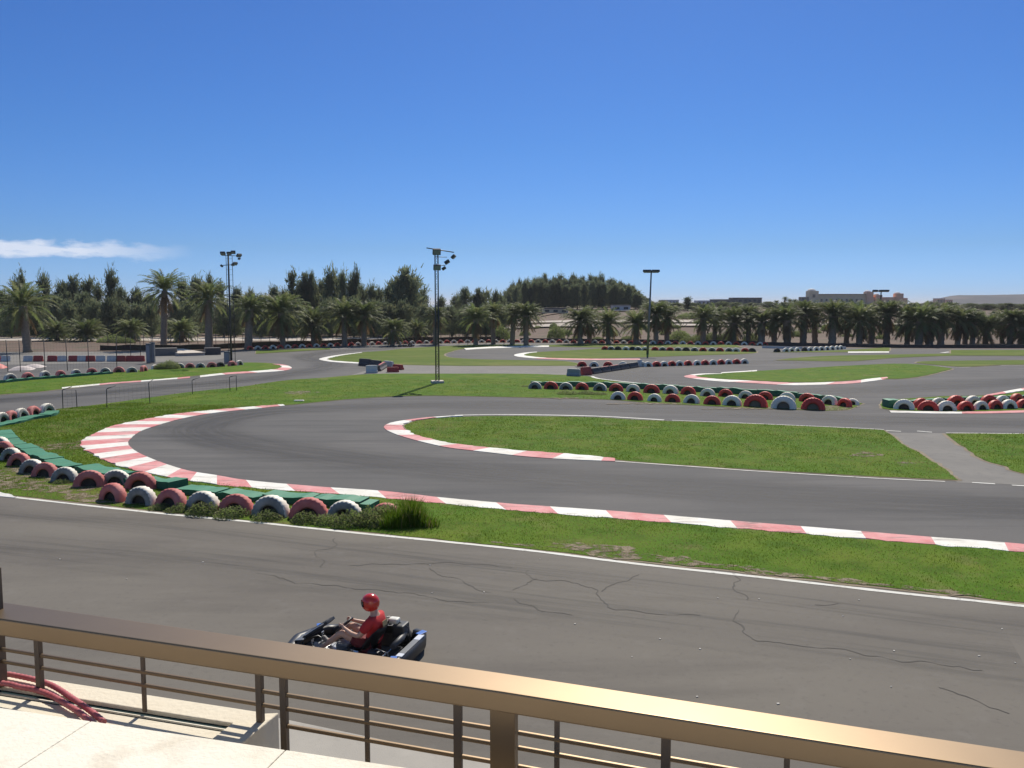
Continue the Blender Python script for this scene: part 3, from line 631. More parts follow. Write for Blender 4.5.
zb1 = V(144, 672)[0].z; zb2 = V(144, 685)[0].z; zb3 = V(345, 736)[0].z
print('bars', zb1, zb2, zb3, [V(p, q)[0].z for p, q in ((4, 649), (276, 692), (4, 661), (276, 706), (367, 706), (367, 722), (400, 749), (284, 742), (144, 708))])
for z in (zb1, zb2): bar(-400, 284, z); 
for z in (zb1, zb2, zb3): bar(284, 492, z); bar(518, 1400, z)
post(-200, 640, .026, ZL, name='post')
# pavement along the building and the building below the terrace
m_pave = layered('pavement', [((.42, .39, .34), 1.2, .42, .62, .6, I1, 0), ((.28, .26, .23), 8, .56, .72, .4, I1, 0)], (.36, .335, .295))
p0, p1 = U(288, 728), U(400, 752); pd = (p1 - p0).normalized()
pb = Vector((pd.y, -pd.x, 0)); pb = pb if pb.y < 0 else -pb
bm = bmesh.new(); prism(bm, [p0 - pd * .2, p0 + pd * 30, p0 + pd * 30 + pb * 6, p0 - pd * .2 + pb * 6], -.2, .12, bev=.02)
tag(obj('pavement', bm, m_pave), kind='structure')
bld = empty('clubhouse', (0, 0, 0), label='pale rendered lower storey of the clubhouse beneath the viewing terrace', cat='building')
bm = bmesh.new(); w0 = far + back * .12; w1 = near + back * .12
prism(bm, [w0, w1, w1 + back * 5, w0 + back * 5], 0, ZS - .62); obj('wall', bm, m_wallc, bld)
# ------------------------------------------------------------------ tyres half sunk in the ground
ORD = ['', 'first', 'second', 'third', 'fourth', 'fifth', 'sixth', 'seventh', 'eighth', 'ninth', 'tenth', 'eleventh', 'twelfth', 'thirteenth', 'fourteenth', 'fifteenth', 'sixteenth', 'seventeenth', 'eighteenth', 'nineteenth']
def ordn(n):
    if n < 20: return ORD[n]
    T = {2: 'twent', 3: 'thirt', 4: 'fort', 5: 'fift', 6: 'sixt', 7: 'sevent', 8: 'eight', 9: 'ninet'}
    return T[n // 10] + 'ieth' if n % 10 == 0 else T[n // 10] + 'y-' + ORD[n % 10]
m_tred = mat('tyre_red_paint', (.70, .055, .032), .55, (.56, .045, .03), 3, bump=.3, bscale=30, rnd=.12)
m_tredo = mat('tyre_faded_red', (.50, .10, .085), .7, (.62, .22, .19), 2.2, bump=.3, bscale=30, rnd=.10)
m_twht = mat('tyre_white_paint', (.90, .84, .70), .6, (.74, .68, .54), 3, contrast=1.3, bump=.3, bscale=30, rnd=.08)
m_rub = mat('tyre_rubber', (.035, .034, .033), .8, (.07, .065, .06), 5, bump=.3, bscale=20)
m_rubg = mat('tyre_rubber_dusty', (.15, .145, .13), .85, (.40, .38, .34), 2.5, contrast=.9, bump=.3, bscale=20)
m_shadesoil = mat('shaded_soil', (.05, .04, .03), .95, (.09, .07, .05), 6)  # soil disc closing the tyre hole, coloured dark for the shade inside
def tyre_mesh(name, m_tread, m_side, m_in, lug=True, seg=48, w=.30, Rr=.48, ri=.225, m_fill=None):
    # profile (axial, radius) round the section; axis along local X, wheel plane YZ
    prof = [(-w * .36, ri), (-w * .50, ri + .05), (-w * .52, ri + .13), (-w * .46, Rr - .035), (-w * .36, Rr - .008), (0, Rr), (w * .36, Rr - .008), (w * .46, Rr - .035), (w * .52, ri + .13), (w * .50, ri + .05), (w * .36, ri), (w * .3, ri + .03), (-w * .3, ri + .03)]
    mi = [1, 1, 1, 0, 0, 0, 0, 1, 1, 1, 2, 2, 2]
    vs, fs, mm = [], [], []
    for s in range(seg):
        a = 2 * math.pi * s / seg
        for k, (ax, r) in enumerate(prof):
            rr = r
            if lug and k in (3, 4, 6, 7): rr = r - (.026 if s % 2 else 0)
            if lug and k in (2, 8): rr = r + (.012 if s % 4 < 2 else 0)
            vs.append((ax, math.cos(a) * rr, math.sin(a) * rr))
    n = len(prof)
    for s in range(seg):
        for k in range(n):
            a, b = s * n + k, s * n + (k + 1) % n; c, d = ((s + 1) % seg) * n + (k + 1) % n, ((s + 1) % seg) * n + k
            fs.append((a, d, c, b)); mm.append(mi[k])
    c0 = len(vs); vs += [(0, 0, 0)]
    for s in range(seg):
        a = 2 * math.pi * s / seg; vs.append((0, math.cos(a) * (ri + .04), math.sin(a) * (ri + .04)))
    for s in range(seg): fs.append((c0, c0 + 1 + s, c0 + 1 + (s + 1) % seg)); mm.append(3)
    me = data_mesh(name, vs, fs, mm)
    for m in (m_tread, m_side, m_in, m_fill or m_shadesoil): me.materials.append(m)
    me.polygons.foreach_set('use_smooth', [m != 9 for m in mm]); return me
TM = {'R': tyre_mesh('tyre_red', m_tred, m_tred, m_rub), 'W': tyre_mesh('tyre_white', m_twht, m_twht, m_rub),
      'r': tyre_mesh('tyre_faded_red', m_tredo, m_tredo, m_rub), 'w': tyre_mesh('tyre_worn_white', m_twht, m_rubg, m_rub), 'k': tyre_mesh('tyre_black', m_rub, m_rub, m_rub),
      'X': tyre_mesh('tyre_red_lorry', m_tred, m_tred, m_rub, m_fill=m_dirt), 'Y': tyre_mesh('tyre_white_lorry', m_twht, m_twht, m_rub, m_fill=m_dirt)}
CN = {'R': 'red', 'W': 'white', 'r': 'faded red', 'w': 'worn white', 'k': 'black', 'X': 'large red', 'Y': 'large white'}
allt = []
def tyre(kind, p, yaw, sc, lab, group, lean=None, sink=0.0, wide=1.0):
    o = bpy.data.objects.new('painted_tyre', TM[kind]); COL.link(o)
    o.location = (p.x, p.y, .03 * sc - sink); sg = 1 if math.cos(yaw) * -p.x + math.sin(yaw) * -p.y > 0 else -1; lean = -sg * .17 + random.uniform(-.09, .09) if lean is None else lean
    o.rotation_euler = (random.uniform(-3, 3), lean, yaw); o.scale = (sc * wide, sc, sc)
    o.rotation_mode = 'XYZ'; tag(o, lab, 'tyre', group); allt.append((p.x, p.y)); return o
def row(items, group, where, yaw_off=0.0, sc_def=1.0, order='from the left', wide=1.0, face=0.0):
    """items: (px, ground py, kind[, scale]) left to right; the axle is square to the row"""
    P = [U(i[0], i[1]) for i in items]; cnt = {}
    for i, it in enumerate(items):
        a, b = P[max(0, i - 1)], P[min(len(P) - 1, i + 1)]; t = (b - a)
        yaw = math.atan2(t.y, t.x) + math.pi / 2 + random.uniform(-.12, .12)
        if face:
            tocam = math.atan2(-P[i].y, -P[i].x); yaw = math.atan2(math.sin(yaw), math.cos(yaw)); dd_ = (tocam - yaw + math.pi / 2) % math.pi - math.pi / 2; yaw += dd_ * face
        col = CN[it[2]]; cnt[col] = cnt.get(col, 0) + 1
        tyre(it[2], P[i], yaw + yaw_off, (it[3] if len(it) > 3 else 1.0) * sc_def, ('%s %s tyre %s' % (ordn(cnt[col]), col, where)).replace('from left in', 'in') if len(('%s %s tyre %s' % (ordn(cnt[col]), col, where)).replace('-', ' ').split()) > 16 else '%s %s tyre %s' % (ordn(cnt[col]), col, where), group, wide=wide)
gN = 'half buried tyres round the near bend'
row([(0, 449, 'w'), (4, 454, 'r'), (11, 461, 'w'), (19, 466.5, 'r'), (32, 473.5, 'w'), (45, 477, 'r'), (65, 482, 'w'), (90, 487, 'r', 1.08), (116, 485, 'w'), (141, 489, 'r', 1.1)], gN, 'from left in the near row curving along the green mats', face=.42, sc_def=.93)
row([(113, 501, 'r'), (141.5, 504.5, 'w', 1.0), (171, 508, 'r', 1.05), (203, 511.5, 'w', 1.08), (236, 514, 'r', 1.05), (271, 516.5, 'w', 1.1), (309, 518.5, 'r', 1.08), (345, 519.8, 'w', 1.0), (386, 521, 'r', .92)], gN, 'from left in the near front row beside the straight')
row([(2, 422.5, 'w', .95), (12, 420.5, 'r', .95), (22, 418.5, 'w', 1.0), (34, 416, 'r', 1.0), (47.5, 413.8, 'w', 1.05)], 'tyres on the far side of the green mats', 'from left in the short row behind the green mats at left')
gM = 'tyre wall between hairpin and middle track'
row([(535, 389, 'w', .95), (551, 389.3, 'R', 1.02), (566, 389.8, 'w', .95), (582, 390, 'R', .95), (600, 391, 'w', 1.0), (616, 391.6, 'R', 1.0), (633, 392, 'W', 1.0), (651.5, 393.2, 'R', 1.1), (670.5, 394, 'W', 1.08), (688, 395, 'R', 1.05), (707.5, 396.5, 'W', 1.0), (725.5, 397, 'R', .95), (745.5, 398.8, 'W', .95), (765, 399.8, 'R', .95), (787, 401, 'W', 1.0), (807, 402, 'R', 1.0), (829, 404.8, 'W', 1.05)], gM, 'from left in the back row of the middle tyre wall', wide=.9)
row([(618, 399.7, 'W', .95), (635, 400.4, 'R', 1.0), (654.5, 401.6, 'W', .9), (672.5, 402.3, 'R', .95), (691.5, 403.4, 'W', 1.0), (712, 404.8, 'R', 1.0), (732, 405.8, 'W', 1.12), (755.5, 407.2, 'X', 1.35), (783.5, 409, 'Y', 1.38), (813, 410, 'X', 1.28)], gM, 'from left in the front row of the middle tyre wall', wide=.9)
tyre('R', U(844.5, 407), R(25), .95, 'red tyre turned sideways at the right end of the middle tyre wall', gM, lean=.15)
tyre('W', U(852, 405.3), R(55), .8, 'white tyre leaning over behind the sideways red tyre', gM, lean=.7)
gR = 'tyre wall at the right of the middle track'
row([(921, 408, 'R', 1.05), (939, 407, 'W', 1.0), (956, 406.5, 'R', 1.2), (973, 405.8, 'W', 1.1), (989, 405, 'R', 1.1), (1003, 404.4, 'W', 1.0), (1017, 403.2, 'R', 1.08), (1032, 402, 'W', 1.0), (1046, 401, 'R', 1.0)], gR, 'from left in the back row of the right tyre wall')
row([(904, 409.8, 'W', 1.1), (928, 411, 'R', 1.08), (946.5, 411.2, 'W', 1.08), (965.5, 410.8, 'R', 1.0), (981, 410, 'W', .95), (995.5, 409.4, 'R', .98), (1009, 409, 'W', 1.0), (1024, 408.4, 'R', 1.0), (1039, 407.5, 'W', 1.0)], gR, 'from left in the front row of the right tyre wall')
row([(10.6, 380.6, 'w', 1.05), (28, 379, 'r', 1.0), (45, 377.3, 'w', 1.0), (60.6, 375.8, 'r', .85), (76.3, 374.6, 'w', .85), (92, 373.2, 'r', .85), (105.6, 373, 'w', .85), (119, 372.6, 'r', .95), (132, 372.6, 'w', .9), (144, 371.6, 'r', 1.0), (155, 369.4, 'w', .8), (179.7, 368.4, 'w', .9), (190, 368, 'r', .85), (200.6, 367.9, 'w', .85), (212, 367.5, 'r', .95), (220.7, 367, 'k', .9), (232, 366.2, 'r', .95), (239.6, 365.5, 'w', .95)], 'tyre row along the left track', 'from left in the row along the far side of the left track')
seq = []
xs = [582, 594, 608, 623, 642, 648, 656.5, 664, 672, 679.5, 688, 697, 705, 713, 721, 728.5, 736.3, 744.2]
ks = 'RWRWWWRWRWRWRWRWRW'
for x, k in zip(xs, ks):
    y = 366.6 if x < 600 else (366.8 if x < 650 else 366.8 - (x - 650) * .033); seq.append((x, y, k, .92))
row(seq, 'tyre row behind the plastic barriers', 'from left in the row beyond the long dark barrier')
seq = [(x, 350.0 + i * .11, 'RwkWkwWRwRwkwRwRwWRk'[i], .95) for i, x in enumerate([605, 611, 618, 626, 632.6, 638, 645, 655, 662.5, 670, 678, 686, 694.5, 703, 712, 720, 729, 736, 745, 752])]
row(seq, 'far tyre row in the upper infield', 'from left in the far row on the upper infield')
seq = [(x, 352.2 - i * .26, 'kWWWkWWWWWWW'[i], .95) for i, x in enumerate([777, 786, 791.5, 797.5, 804.5, 810, 816, 821.5, 827, 832, 837, 841])]
row(seq, 'pale tyres beside the far upper track', 'from left in the pale row right of the upper infield')
# boundary row: tops painted, in front of the palms
bp_px = cat([(250, 349.5), (318, 346.8), (370, 345), (420, 343.6), (512, 342.4), (640, 343.6), (765, 345.3)], 12)
Pb = resample([U(p.x, p.y) for p in bp_px], 1.02); cnt = {}
for i, p in enumerate(Pb):
    a, b = Pb[max(0, i - 1)], Pb[min(len(Pb) - 1, i + 1)]; k = 'W' if i % 2 else 'R'
    cnt[k] = cnt.get(k, 0) + 1
    tyre(k, p, math.atan2((b - a).y, (b - a).x) + math.pi / 2, .92, '%s %s tyre from left, boundary row before the palms' % (ordn(cnt[k]), CN[k]), 'boundary tyres before the palms', sink=.02)
# ------------------------------------------------------------------ green conveyor mats behind the tyres
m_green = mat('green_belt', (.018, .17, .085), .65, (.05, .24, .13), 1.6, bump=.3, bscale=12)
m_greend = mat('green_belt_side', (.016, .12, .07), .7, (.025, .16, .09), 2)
def mats(px, w, h, lab, name='green_mat', step=1.5, gap=.04, wob=.05):
    P = resample([U(p.x, p.y) for p in cat(px, 6)], .25); root = empty(name, (P[0].x, P[0].y, 0), label=lab, cat='crash mat', group='green crash mats behind the tyres')
    per = max(2, int(step / .25)); k = 0
    for s in range(0, len(P) - 1, per):
        seg = P[s:s + per + 1]
        if len(seg) < 2: break
        bm = bmesh.new(); pr = None; hh = h * random.uniform(.85, 1.15); sh = random.uniform(-wob, wob)
        for i, q in enumerate(seg):
            t = (seg[min(i + 1, len(seg) - 1)] - seg[max(0, i - 1)]).normalized(); nn = Vector((-t.y, t.x, 0))
            if i == 0: q = q + t * gap / 2
            if i == len(seg) - 1: q = q - t * gap / 2
            z = hh + .07 * mnoise.noise(q * 2.3)
            q = q + nn * sh - Vector((P[0].x, P[0].y, 0))
            c = [bm.verts.new(q + nn * w / 2 + Vector((0, 0, 0))), bm.verts.new(q + nn * w / 2 + Vector((0, 0, z))), bm.verts.new(q - nn * w / 2 + Vector((0, 0, z))), bm.verts.new(q - nn * w / 2)]
            if pr:
                for j in range(3):
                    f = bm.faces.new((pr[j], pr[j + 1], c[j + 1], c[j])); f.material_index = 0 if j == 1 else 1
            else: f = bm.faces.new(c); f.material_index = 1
            pr = c
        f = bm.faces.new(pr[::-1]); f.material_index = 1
        bmesh.ops.recalc_face_normals(bm, faces=bm.faces)
        obj('mat', bm, [m_green, m_greend], root)
mats([(-30, 436), (-5, 427), (12, 424), (28, 420), (47, 417), (53, 414)], .65, .14, 'green crash mats on the turf behind the five tyres at far left')
mats([(3, 433), (8, 439), (16, 445), (28, 451), (42, 458), (58, 464), (74, 469)], .62, .14, 'green crash mats curving between near tyres and bare earth')
mats([(84, 471), (100, 476), (118, 481), (150, 485), (178, 489.5)], .7, .24, 'raised green crash mats behind the tyres at the kerb corner')
mats([(183, 492), (217, 496), (256, 499.5), (300, 503), (345, 506.3), (376, 508.5)], .62, .20, 'green crash mats between the front tyre row and the long kerb')
mats([(531, 385.5), (600, 387.5), (640, 389), (700, 392), (768, 396), (818, 400), (846, 403.5)], .30, .33, 'thin green belt standing behind the middle tyre wall', step=2.5)
mats([(884.5, 407.5), (890, 407.5), (897, 407.5)], .8, .42, 'green padded block at the left end of the right tyre wall', step=3)
mats([(900, 405), (950, 403), (1000, 401), (1050, 398)], .28, .3, 'thin green belt standing behind the right tyre wall', step=2.5)
mats([(-40, 387), (0, 383.4), (31, 380.3), (62, 378), (90, 375.7), (112, 374)], .32, .22, 'green belt along the front of the left track tyre row', step=2.5)
# ------------------------------------------------------------------ plastic barriers
m_bred = mat('plastic_red', (.45, .04, .03), .5, (.36, .05, .04), 2, rnd=.08)
m_bwht = mat('plastic_white', (.68, .66, .62), .5, (.55, .52, .48), 2)
m_bblk = mat('plastic_dark', (.045, .04, .042), .6, (.08, .07, .07), 2)
m_bgry = mat('plastic_grey', (.30, .30, .31), .6)
def barrier(pa, pb, h, m, lab, group, w=.42, mtop=None):
    A, B = U(*pa), U(*pb); c = (A + B) / 2; L = (B - A).length; ang = math.atan2((B - A).y, (B - A).x)
    root = empty('plastic_barrier', c, ang, lab, 'barrier', group)
    bm = bmesh.new()
    sec = [(-w / 2, 0), (-w / 2, h * .32), (-w * .30, h * .48), (-w * .22, h), (w * .22, h), (w * .30, h * .48), (w / 2, h * .32), (w / 2, 0)]
    a = [bm.verts.new((-L / 2, y, z)) for y, z in sec]; b = [bm.verts.new((L / 2, y, z)) for y, z in sec]
    for i in range(8): bm.faces.new((a[i], a[(i + 1) % 8], b[(i + 1) % 8], b[i]))
    bm.faces.new(a[::-1]); bm.faces.new(b); bmesh.ops.recalc_face_normals(bm, faces=bm.faces)
    bmesh.ops.bevel(bm, geom=list(bm.edges), offset=.025, segments=2, affect='EDGES')
    obj('shell', bm, m, root)
    bm = bmesh.new(); box(bm, 0, 0, h + .012, L * .8, w * .36, .03, bev=.008); obj('cap', bm, mtop or m, root)
gB = 'plastic barriers at the track junction'
barrier((360, 365.5), (371, 366.4), .62, m_bblk, 'dark plastic barrier at the left of the mid-left junction stack', gB)
barrier((371.5, 366.6), (381, 367.5), .58, m_bblk, 'dark plastic barrier right behind the white one in the junction stack', gB)
barrier((366, 373.2), (377.5, 373), .60, m_bwht, 'white plastic barrier, nearest of the junction stack by the lattice mast', gB, w=.6)
barrier((378.5, 371.5), (385, 367.5), .5, m_bblk, 'short dark barrier angled beside the nearest white barrier', gB, mtop=m_bred)
barrier((384, 366.6), (393, 367.4), .5, m_bwht, 'flat white barrier at the back right of the junction stack', gB, mtop=m_bwht)
barrier((393.5, 369.3), (402.5, 370), .42, m_bred, 'red plastic barrier, rightmost of the junction stack', gB)
barrier((387, 372.4), (399, 372.2), .40, m_bred, 'low red plastic barrier in front right of the junction stack', gB)
gC = 'barriers at the centre chicane'
barrier((567.5, 376), (580, 376.6), .55, m_bgry, 'grey plastic barrier at the left end of the centre chicane barriers', gC, mtop=m_bwht)
barrier((581, 375.4), (590.5, 374.8), .62, m_bred, 'red plastic barrier next to the grey one at the centre chicane', gC)
for k in range(5):
    xa = 591.5 + k * 9.2; ya = 374.3 - k * 1.4
    barrier((xa, ya), (xa + 8.8, ya - 1.35), .45, m_bblk, '%s dark barrier from the left in the long dark chicane line' % ordn(k + 1), gC, mtop=m_bred if k in (1, 2) else m_bblk)
barrier((638, 366.9), (641.5, 366.7), .6, m_bwht, 'small white barrier at the right end of the dark chicane line', gC)
for k, (x, c) in enumerate([(-14, 'w'), (-4, 'r'), (6, 'w'), (28.5, 'w'), (38.5, 'r'), (52.5, 'r'), (62.5, 'w'), (73.5, 'r'), (82, 'w'), (90.5, 'r'), (101, 'w'), (112, 'w'), (121, 'r'), (131, 'r'), (140, 'r')]):
    if 12 < x < 26: continue
    cc = 'red' if c == 'r' else 'white'
    barrier((x - 4.7, 361.6), (x + 4.7, 361.6), .55, m_bred if c == 'r' else m_bwht, '%s barrier, %s block from the left along the practice track' % (cc, ordn(k + 1)), 'red and white barrier blocks of the practice track', w=.3)
# white tents / covers on the practice track
m_canvas = mat('canvas', (.62, .56, .52), .8, (.5, .42, .40), 1)
def cover(pa, pb, h, lab, m):
    A, B = U(*pa), U(*pb); c = (A + B) / 2; L = (B - A).length; bm = bmesh.new()
    nx = 14; prs = None
    for i in range(nx + 1):
        t = i / nx; z = h * math.sin(math.pi * t) ** .6; ring = []
        for j in range(7):
            s = j / 6; ring.append(bm.verts.new((-L / 2 + L * t, -.9 + 1.8 * s, max(.0, z * math.sin(math.pi * s) ** .5 + .03 * mnoise.noise(Vector((t * 9, s * 5, h)))))))
        if prs:
            for j in range(6): bm.faces.new((prs[j], prs[j + 1], ring[j + 1], ring[j]))
        prs = ring
    o = obj('track_cover', bm, m, smooth=True); o.location = c; o.rotation_euler = (0, 0, math.atan2((B - A).y, (B - A).x)); tag(o, lab, 'cover', 'cloth covers on the practice track')
cover((10, 370), (34, 369.5), .32, 'pale cloth cover behind the left tyre row', m_canvas); cover((24, 367.5), (44, 367.2), .28, 'second pale cloth cover, right of the first', m_canvas); cover((-16, 368.5), (6, 368), .45, 'red cloth cover at the far left of the practice track', m_tredo)
# concrete slab, hut panels and cabinets by the left mast
m_conc = mat('concrete_pale', (.62, .55, .46), .85, (.50, .44, .37), 2); m_cab = mat('cabinet_grey', (.20, .21, .21), .6, (.15, .155, .15), 3)
def cabinet(px, py, w, d, h, lab, legs=True, m=None):
    p = U(px, py); root = empty('electric_cabinet', p, 0, lab, 'cabinet'); bm = bmesh.new(); box(bm, 0, 0, h / 2 + .05, w, d, h, bev=.02); obj('body', bm, m or m_cab, root)
    bm = bmesh.new(); box(bm, 0, -d / 2 - .012, h / 2 + .05, w * .82, .02, h * .86, bev=.005); obj('door', bm, m_bgry, root)
    bm = bmesh.new(); box(bm, 0, 0, h + .09, w * 1.12, d * 1.15, .06, bev=.01); obj('roof', bm, m or m_cab, root)
cabinet(149, 363.5, .38, .3, 1.75, 'tall narrow grey cabinet left of the two beside the bush'); cabinet(153, 363.2, .38, .3, 1.85, 'tall narrow grey cabinet right of the two beside the bush')
cabinet(227.5, 363.3, .5, .4, 1.0, 'low grey cabinet at the foot of the left floodlight mast')
def slab(pa, pb, d, h, lab, name, m, cat_):
    A, B = U(*pa), U(*pb); c = (A + B) / 2; L = (B - A).length; root = empty(name, c, math.atan2((B - A).y, (B - A).x), lab, cat_)
    bm = bmesh.new(); box(bm, 0, d / 2, h / 2, L, d, h, bev=.03); obj('block', bm, m, root)
    bm = bmesh.new(); box(bm, 0, d / 2, h + .03, L * 1.01, d * 1.05, .06, bev=.01); obj('coping', bm, m, root)
slab((178, 356.3), (205, 355.4), 9, .28, 'low pale concrete block between the palms and the left track', 'concrete_block', m_conc, 'block')
slab((152, 356.2), (177.5, 355.6), 1.2, .75, 'low grey concrete wall left of the pale block', 'concrete_block', m_service, 'block')
slab((205.5, 355.2), (221, 354.8), 1.2, .7, 'dark low wall right of the pale concrete block', 'low_wall', m_bblk, 'wall')
# small white stone on the grass
bm = bmesh.new(); p = U(299, 401.6); box(bm, 0, 0, .04, .55, .25, .1, bev=.03); o = obj('white_stone', bm, m_bwht); o.location = p; tag(o, 'small flat white stone on the grass left of the lattice mast', 'stone')
# ------------------------------------------------------------------ fences
m_steel = mat('dark_steel', (.045, .047, .05), .55, metal=.3); m_galv = mat('galvanised', (.22, .225, .225), .45, (.16, .165, .17), 5, metal=.5)
def wire_fence(px, hs_, lab, name='wire_fence', r=.022, wires=4, mesh=False, hook=False, m=None, rail=False):
    P = [U(x, y) for x, y in px]; root = empty(name, P[0], 0, lab, 'fence'); o0 = P[0]; m = m or m_steel
    hs_ = hs_ if isinstance(hs_, (list, tuple)) else [hs_] * len(P)
    for i, (p, h) in enumerate(zip(P, hs_)):
        bm = bmesh.new(); q = p - o0; top = q + Vector((random.uniform(-.03, .03), random.uniform(-.03, .03), h))
        pts = [q, top]
        if hook and i < len(P) - 1:
            d = (P[i + 1] - p).normalized(); pts = [q, top - Vector((0, 0, .05)), top + d * .05, top + d * .5 + Vector((0, 0, .12))]
        tube(bm, pts, r, 6); obj('post', bm, m, root)
    bm = bmesh.new()
    for a, b, ha, hb in zip(P, P[1:], hs_, hs_[1:]):
        for k in range(wires):
            t = (k + 1) / wires; zz = (ha * t * .98, hb * t * .98)
            mid = (a + b) / 2 - o0 + Vector((0, 0, sum(zz) / 2 - .02 * (b - a).length / 3))
            tube(bm, [a - o0 + Vector((0, 0, zz[0])), mid, b - o0 + Vector((0, 0, zz[1]))], .004 if not rail else .02, 4, cap=False)
        if mesh:
            L = (b - a).length; n = int(L / .22)
            for k in range(1, n):
                c = a.lerp(b, k / n) - o0; h = ha + (hb - ha) * k / n
                tube(bm, [c, c + Vector((0, 0, h * .98))], .003, 3, cap=False)
    obj('wires', bm, m, root)
wire_fence([(63, 409), (77, 407.6)], [1.02, .95], 'wire fence panel nearest the green mats on the verge', mesh=True, wires=6, hook=True)
wire_fence([(107, 408.2), (150, 404), (192.5, 394.5), (230, 391.5), (236.5, 391)], [1.05, 1.2, .9, .92, .98], 'low wire fence running along the verge between left track and hairpin', mesh=True, wires=6, hook=True)
wire_fence([(x, 372 - max(0, x - 8) * .018) for x in (-40, -16, 8, 20.5, 45, 67.5, 89, 117)], [2.6] * 8, 'tall wire mesh fence behind the left tyre row', mesh=True, wires=9, r=.03)
wire_fence([(x, 362 - (x - 117) * .03) for x in (117, 131, 141, 152)], [2.4] * 4, 'tall wire mesh fence next to the tall grey cabinets', mesh=True, wires=9, r=.03)
m_fp = mat('fence_post', (.05, .045, .045), .7)
px_f = [(x, 346.2 - abs(x - 440) * -.000 - (x * .0045 if x < 440 else 2 - (x - 440) * .0015)) for x in range(108, 512, 9)]
wire_fence(px_f, 1.55, 'long post and wire fence among the palms behind the boundary', wires=5, r=.04, m=m_fp)
# low dark hedge line behind the boundary
m_hedge = mat('hedge_dark', (.07, .022, .02), .9, (.04, .05, .02), 1.5); m_wall = mat('low_wall_dark', (.045, .04, .04), .9)
def lowwall(px, h, d, lab, name, m, cat_='wall'):
    P = resample([U(p.x, p.y) for p in cat(px, 6)], 1.5); o0 = P[0]; bm = bmesh.new(); pr = None
    for i, q in enumerate(P):
        t = (P[min(i + 1, len(P) - 1)] - P[max(0, i - 1)]).normalized(); nn = Vector((-t.y, t.x, 0)); q = q - o0; hh = h * (1 + (.35 * mnoise.noise(q * .8) if m is m_hedge else 0))
        c = [bm.verts.new(q), bm.verts.new(q + Vector((0, 0, hh)) + nn * .04), bm.verts.new(q + nn * d + Vector((0, 0, hh * .97))), bm.verts.new(q + nn * d)]
        if pr:
            for j in range(3): bm.faces.new((pr[j], pr[j + 1], c[j + 1], c[j]))
        else: bm.faces.new(c)
        pr = c
    bm.faces.new(pr[::-1]); bmesh.ops.recalc_face_normals(bm, faces=bm.faces)
    o = obj(name, bm, m); o.location = o0; tag(o, lab, cat_)
lowwall([(100, 350.5), (200, 349.4), (256, 347.2), (330, 344.6), (420, 341.8), (500, 340.6)], .62, .8, 'low reddish dark hedge behind the boundary tyres at left', 'hedge', m_hedge, 'hedge')
lowwall([(520, 340.4), (640, 341.8), (765, 343.5)], .35, .5, 'low dark kerb wall behind the boundary tyres at centre', 'low_wall', m_wall)
lowwall([(765, 345.2), (850, 347), (900, 347.9), (1024, 348.2), (1300, 348.5)], .42, .5, 'low dark wall under the palms along the right boundary', 'low_wall', m_wall)
lowwall([(762, 348.2), (800, 349.2), (846, 349)], .3, .3, 'low white concrete edging beside the pale far tyres', 'edging', m_bwht, 'edging')
# ------------------------------------------------------------------ floodlight masts
m_mast = mat('mast_steel', (.07, .072, .075), .5, (.05, .052, .055), 4, metal=.4); m_lamp = mat('lamp_housing', (.07, .075, .078), .8); m_glass = mat('lamp_glass', (.20, .23, .22), .4)
def flood(root, x, y, z, yaw, s=.42, tilt=-.7, m=None):
    bm = bmesh.new(); mt = Matrix.Rotation(yaw, 4, 'Z') @ Matrix.Rotation(-tilt, 4, 'X')
    box(bm, x, y, z, s, s * .45, s * .75, mat=mt, bev=.03); h = obj('floodlight', bm, m or m_lamp, root)
    bm = bmesh.new(); c = mt @ Vector((0, -s * .24, 0)); box(bm, x + c.x, y + c.y, z + c.z, s * .86, .02, s * .62, mat=mt); obj('lens', bm, m_glass, h)
def rod(root, a, b, r, name='strut', m=None):
    bm = bmesh.new(); tube(bm, [a, b], r, 6); return obj(name, bm, m or m_mast, root)
p = U(437.5, 383.3); Hm = top_z(249.6, p.y)
mast = empty('floodlight_mast', p, R(12), 'dark lattice floodlight mast standing on the grass right of the junction', 'floodlight mast', 'floodlight masts')
bm = bmesh.new(); box(bm, 0, 0, .08, .85, .85, .22, bev=.03); obj('plinth', bm, m_conc, mast)
bm = bmesh.new(); ww = .11
for sx in (-1, 1):
    for sy in (-1, 1): tube(bm, [(sx * ww, sy * ww, .1), (sx * ww * .95, sy * ww * .95, Hm)], .028, 6)
nb = 26
for k in range(nb):
    z0_, z1_ = .15 + (Hm - .3) * k / nb, .15 + (Hm - .3) * (k + 1) / nb; c4 = [(-ww, -ww), (ww, -ww), (ww, ww), (-ww, ww)]
    for j in range(4):
        a, b = c4[j], c4[(j + 1) % 4]; tube(bm, [(a[0], a[1], z0_), (b[0], b[1], z0_)], .013, 4, cap=False)
        tube(bm, [(a[0], a[1], z0_), (b[0], b[1], z1_)] if (k + j) % 2 else [(b[0], b[1], z0_), (a[0], a[1], z1_)], .013, 4, cap=False)
obj('lattice', bm, m_mast, mast)
bm = bmesh.new(); box(bm, 0, -.2, 1.9 + .9, .26, .2, 1.0, bev=.02); obj('fuse_box', bm, m_lamp, mast) if False else bm.free()
rod(mast, (-.68, 0, Hm + .05), (1.22, .1, Hm - .22), .035, 'cross_arm'); rod(mast, (0, 0, Hm - 1.12), (.62, .1, Hm - 1.12), .025, 'cross_arm'); rod(mast, (0, 0, Hm - .55), (.75, .2, Hm - .55), .02, 'cross_arm')
flood(mast, -.02, -.3, Hm - .22, 0, .55, -.4); flood(mast, 0, -.3, Hm - 1.28, 0, .5, -.4)
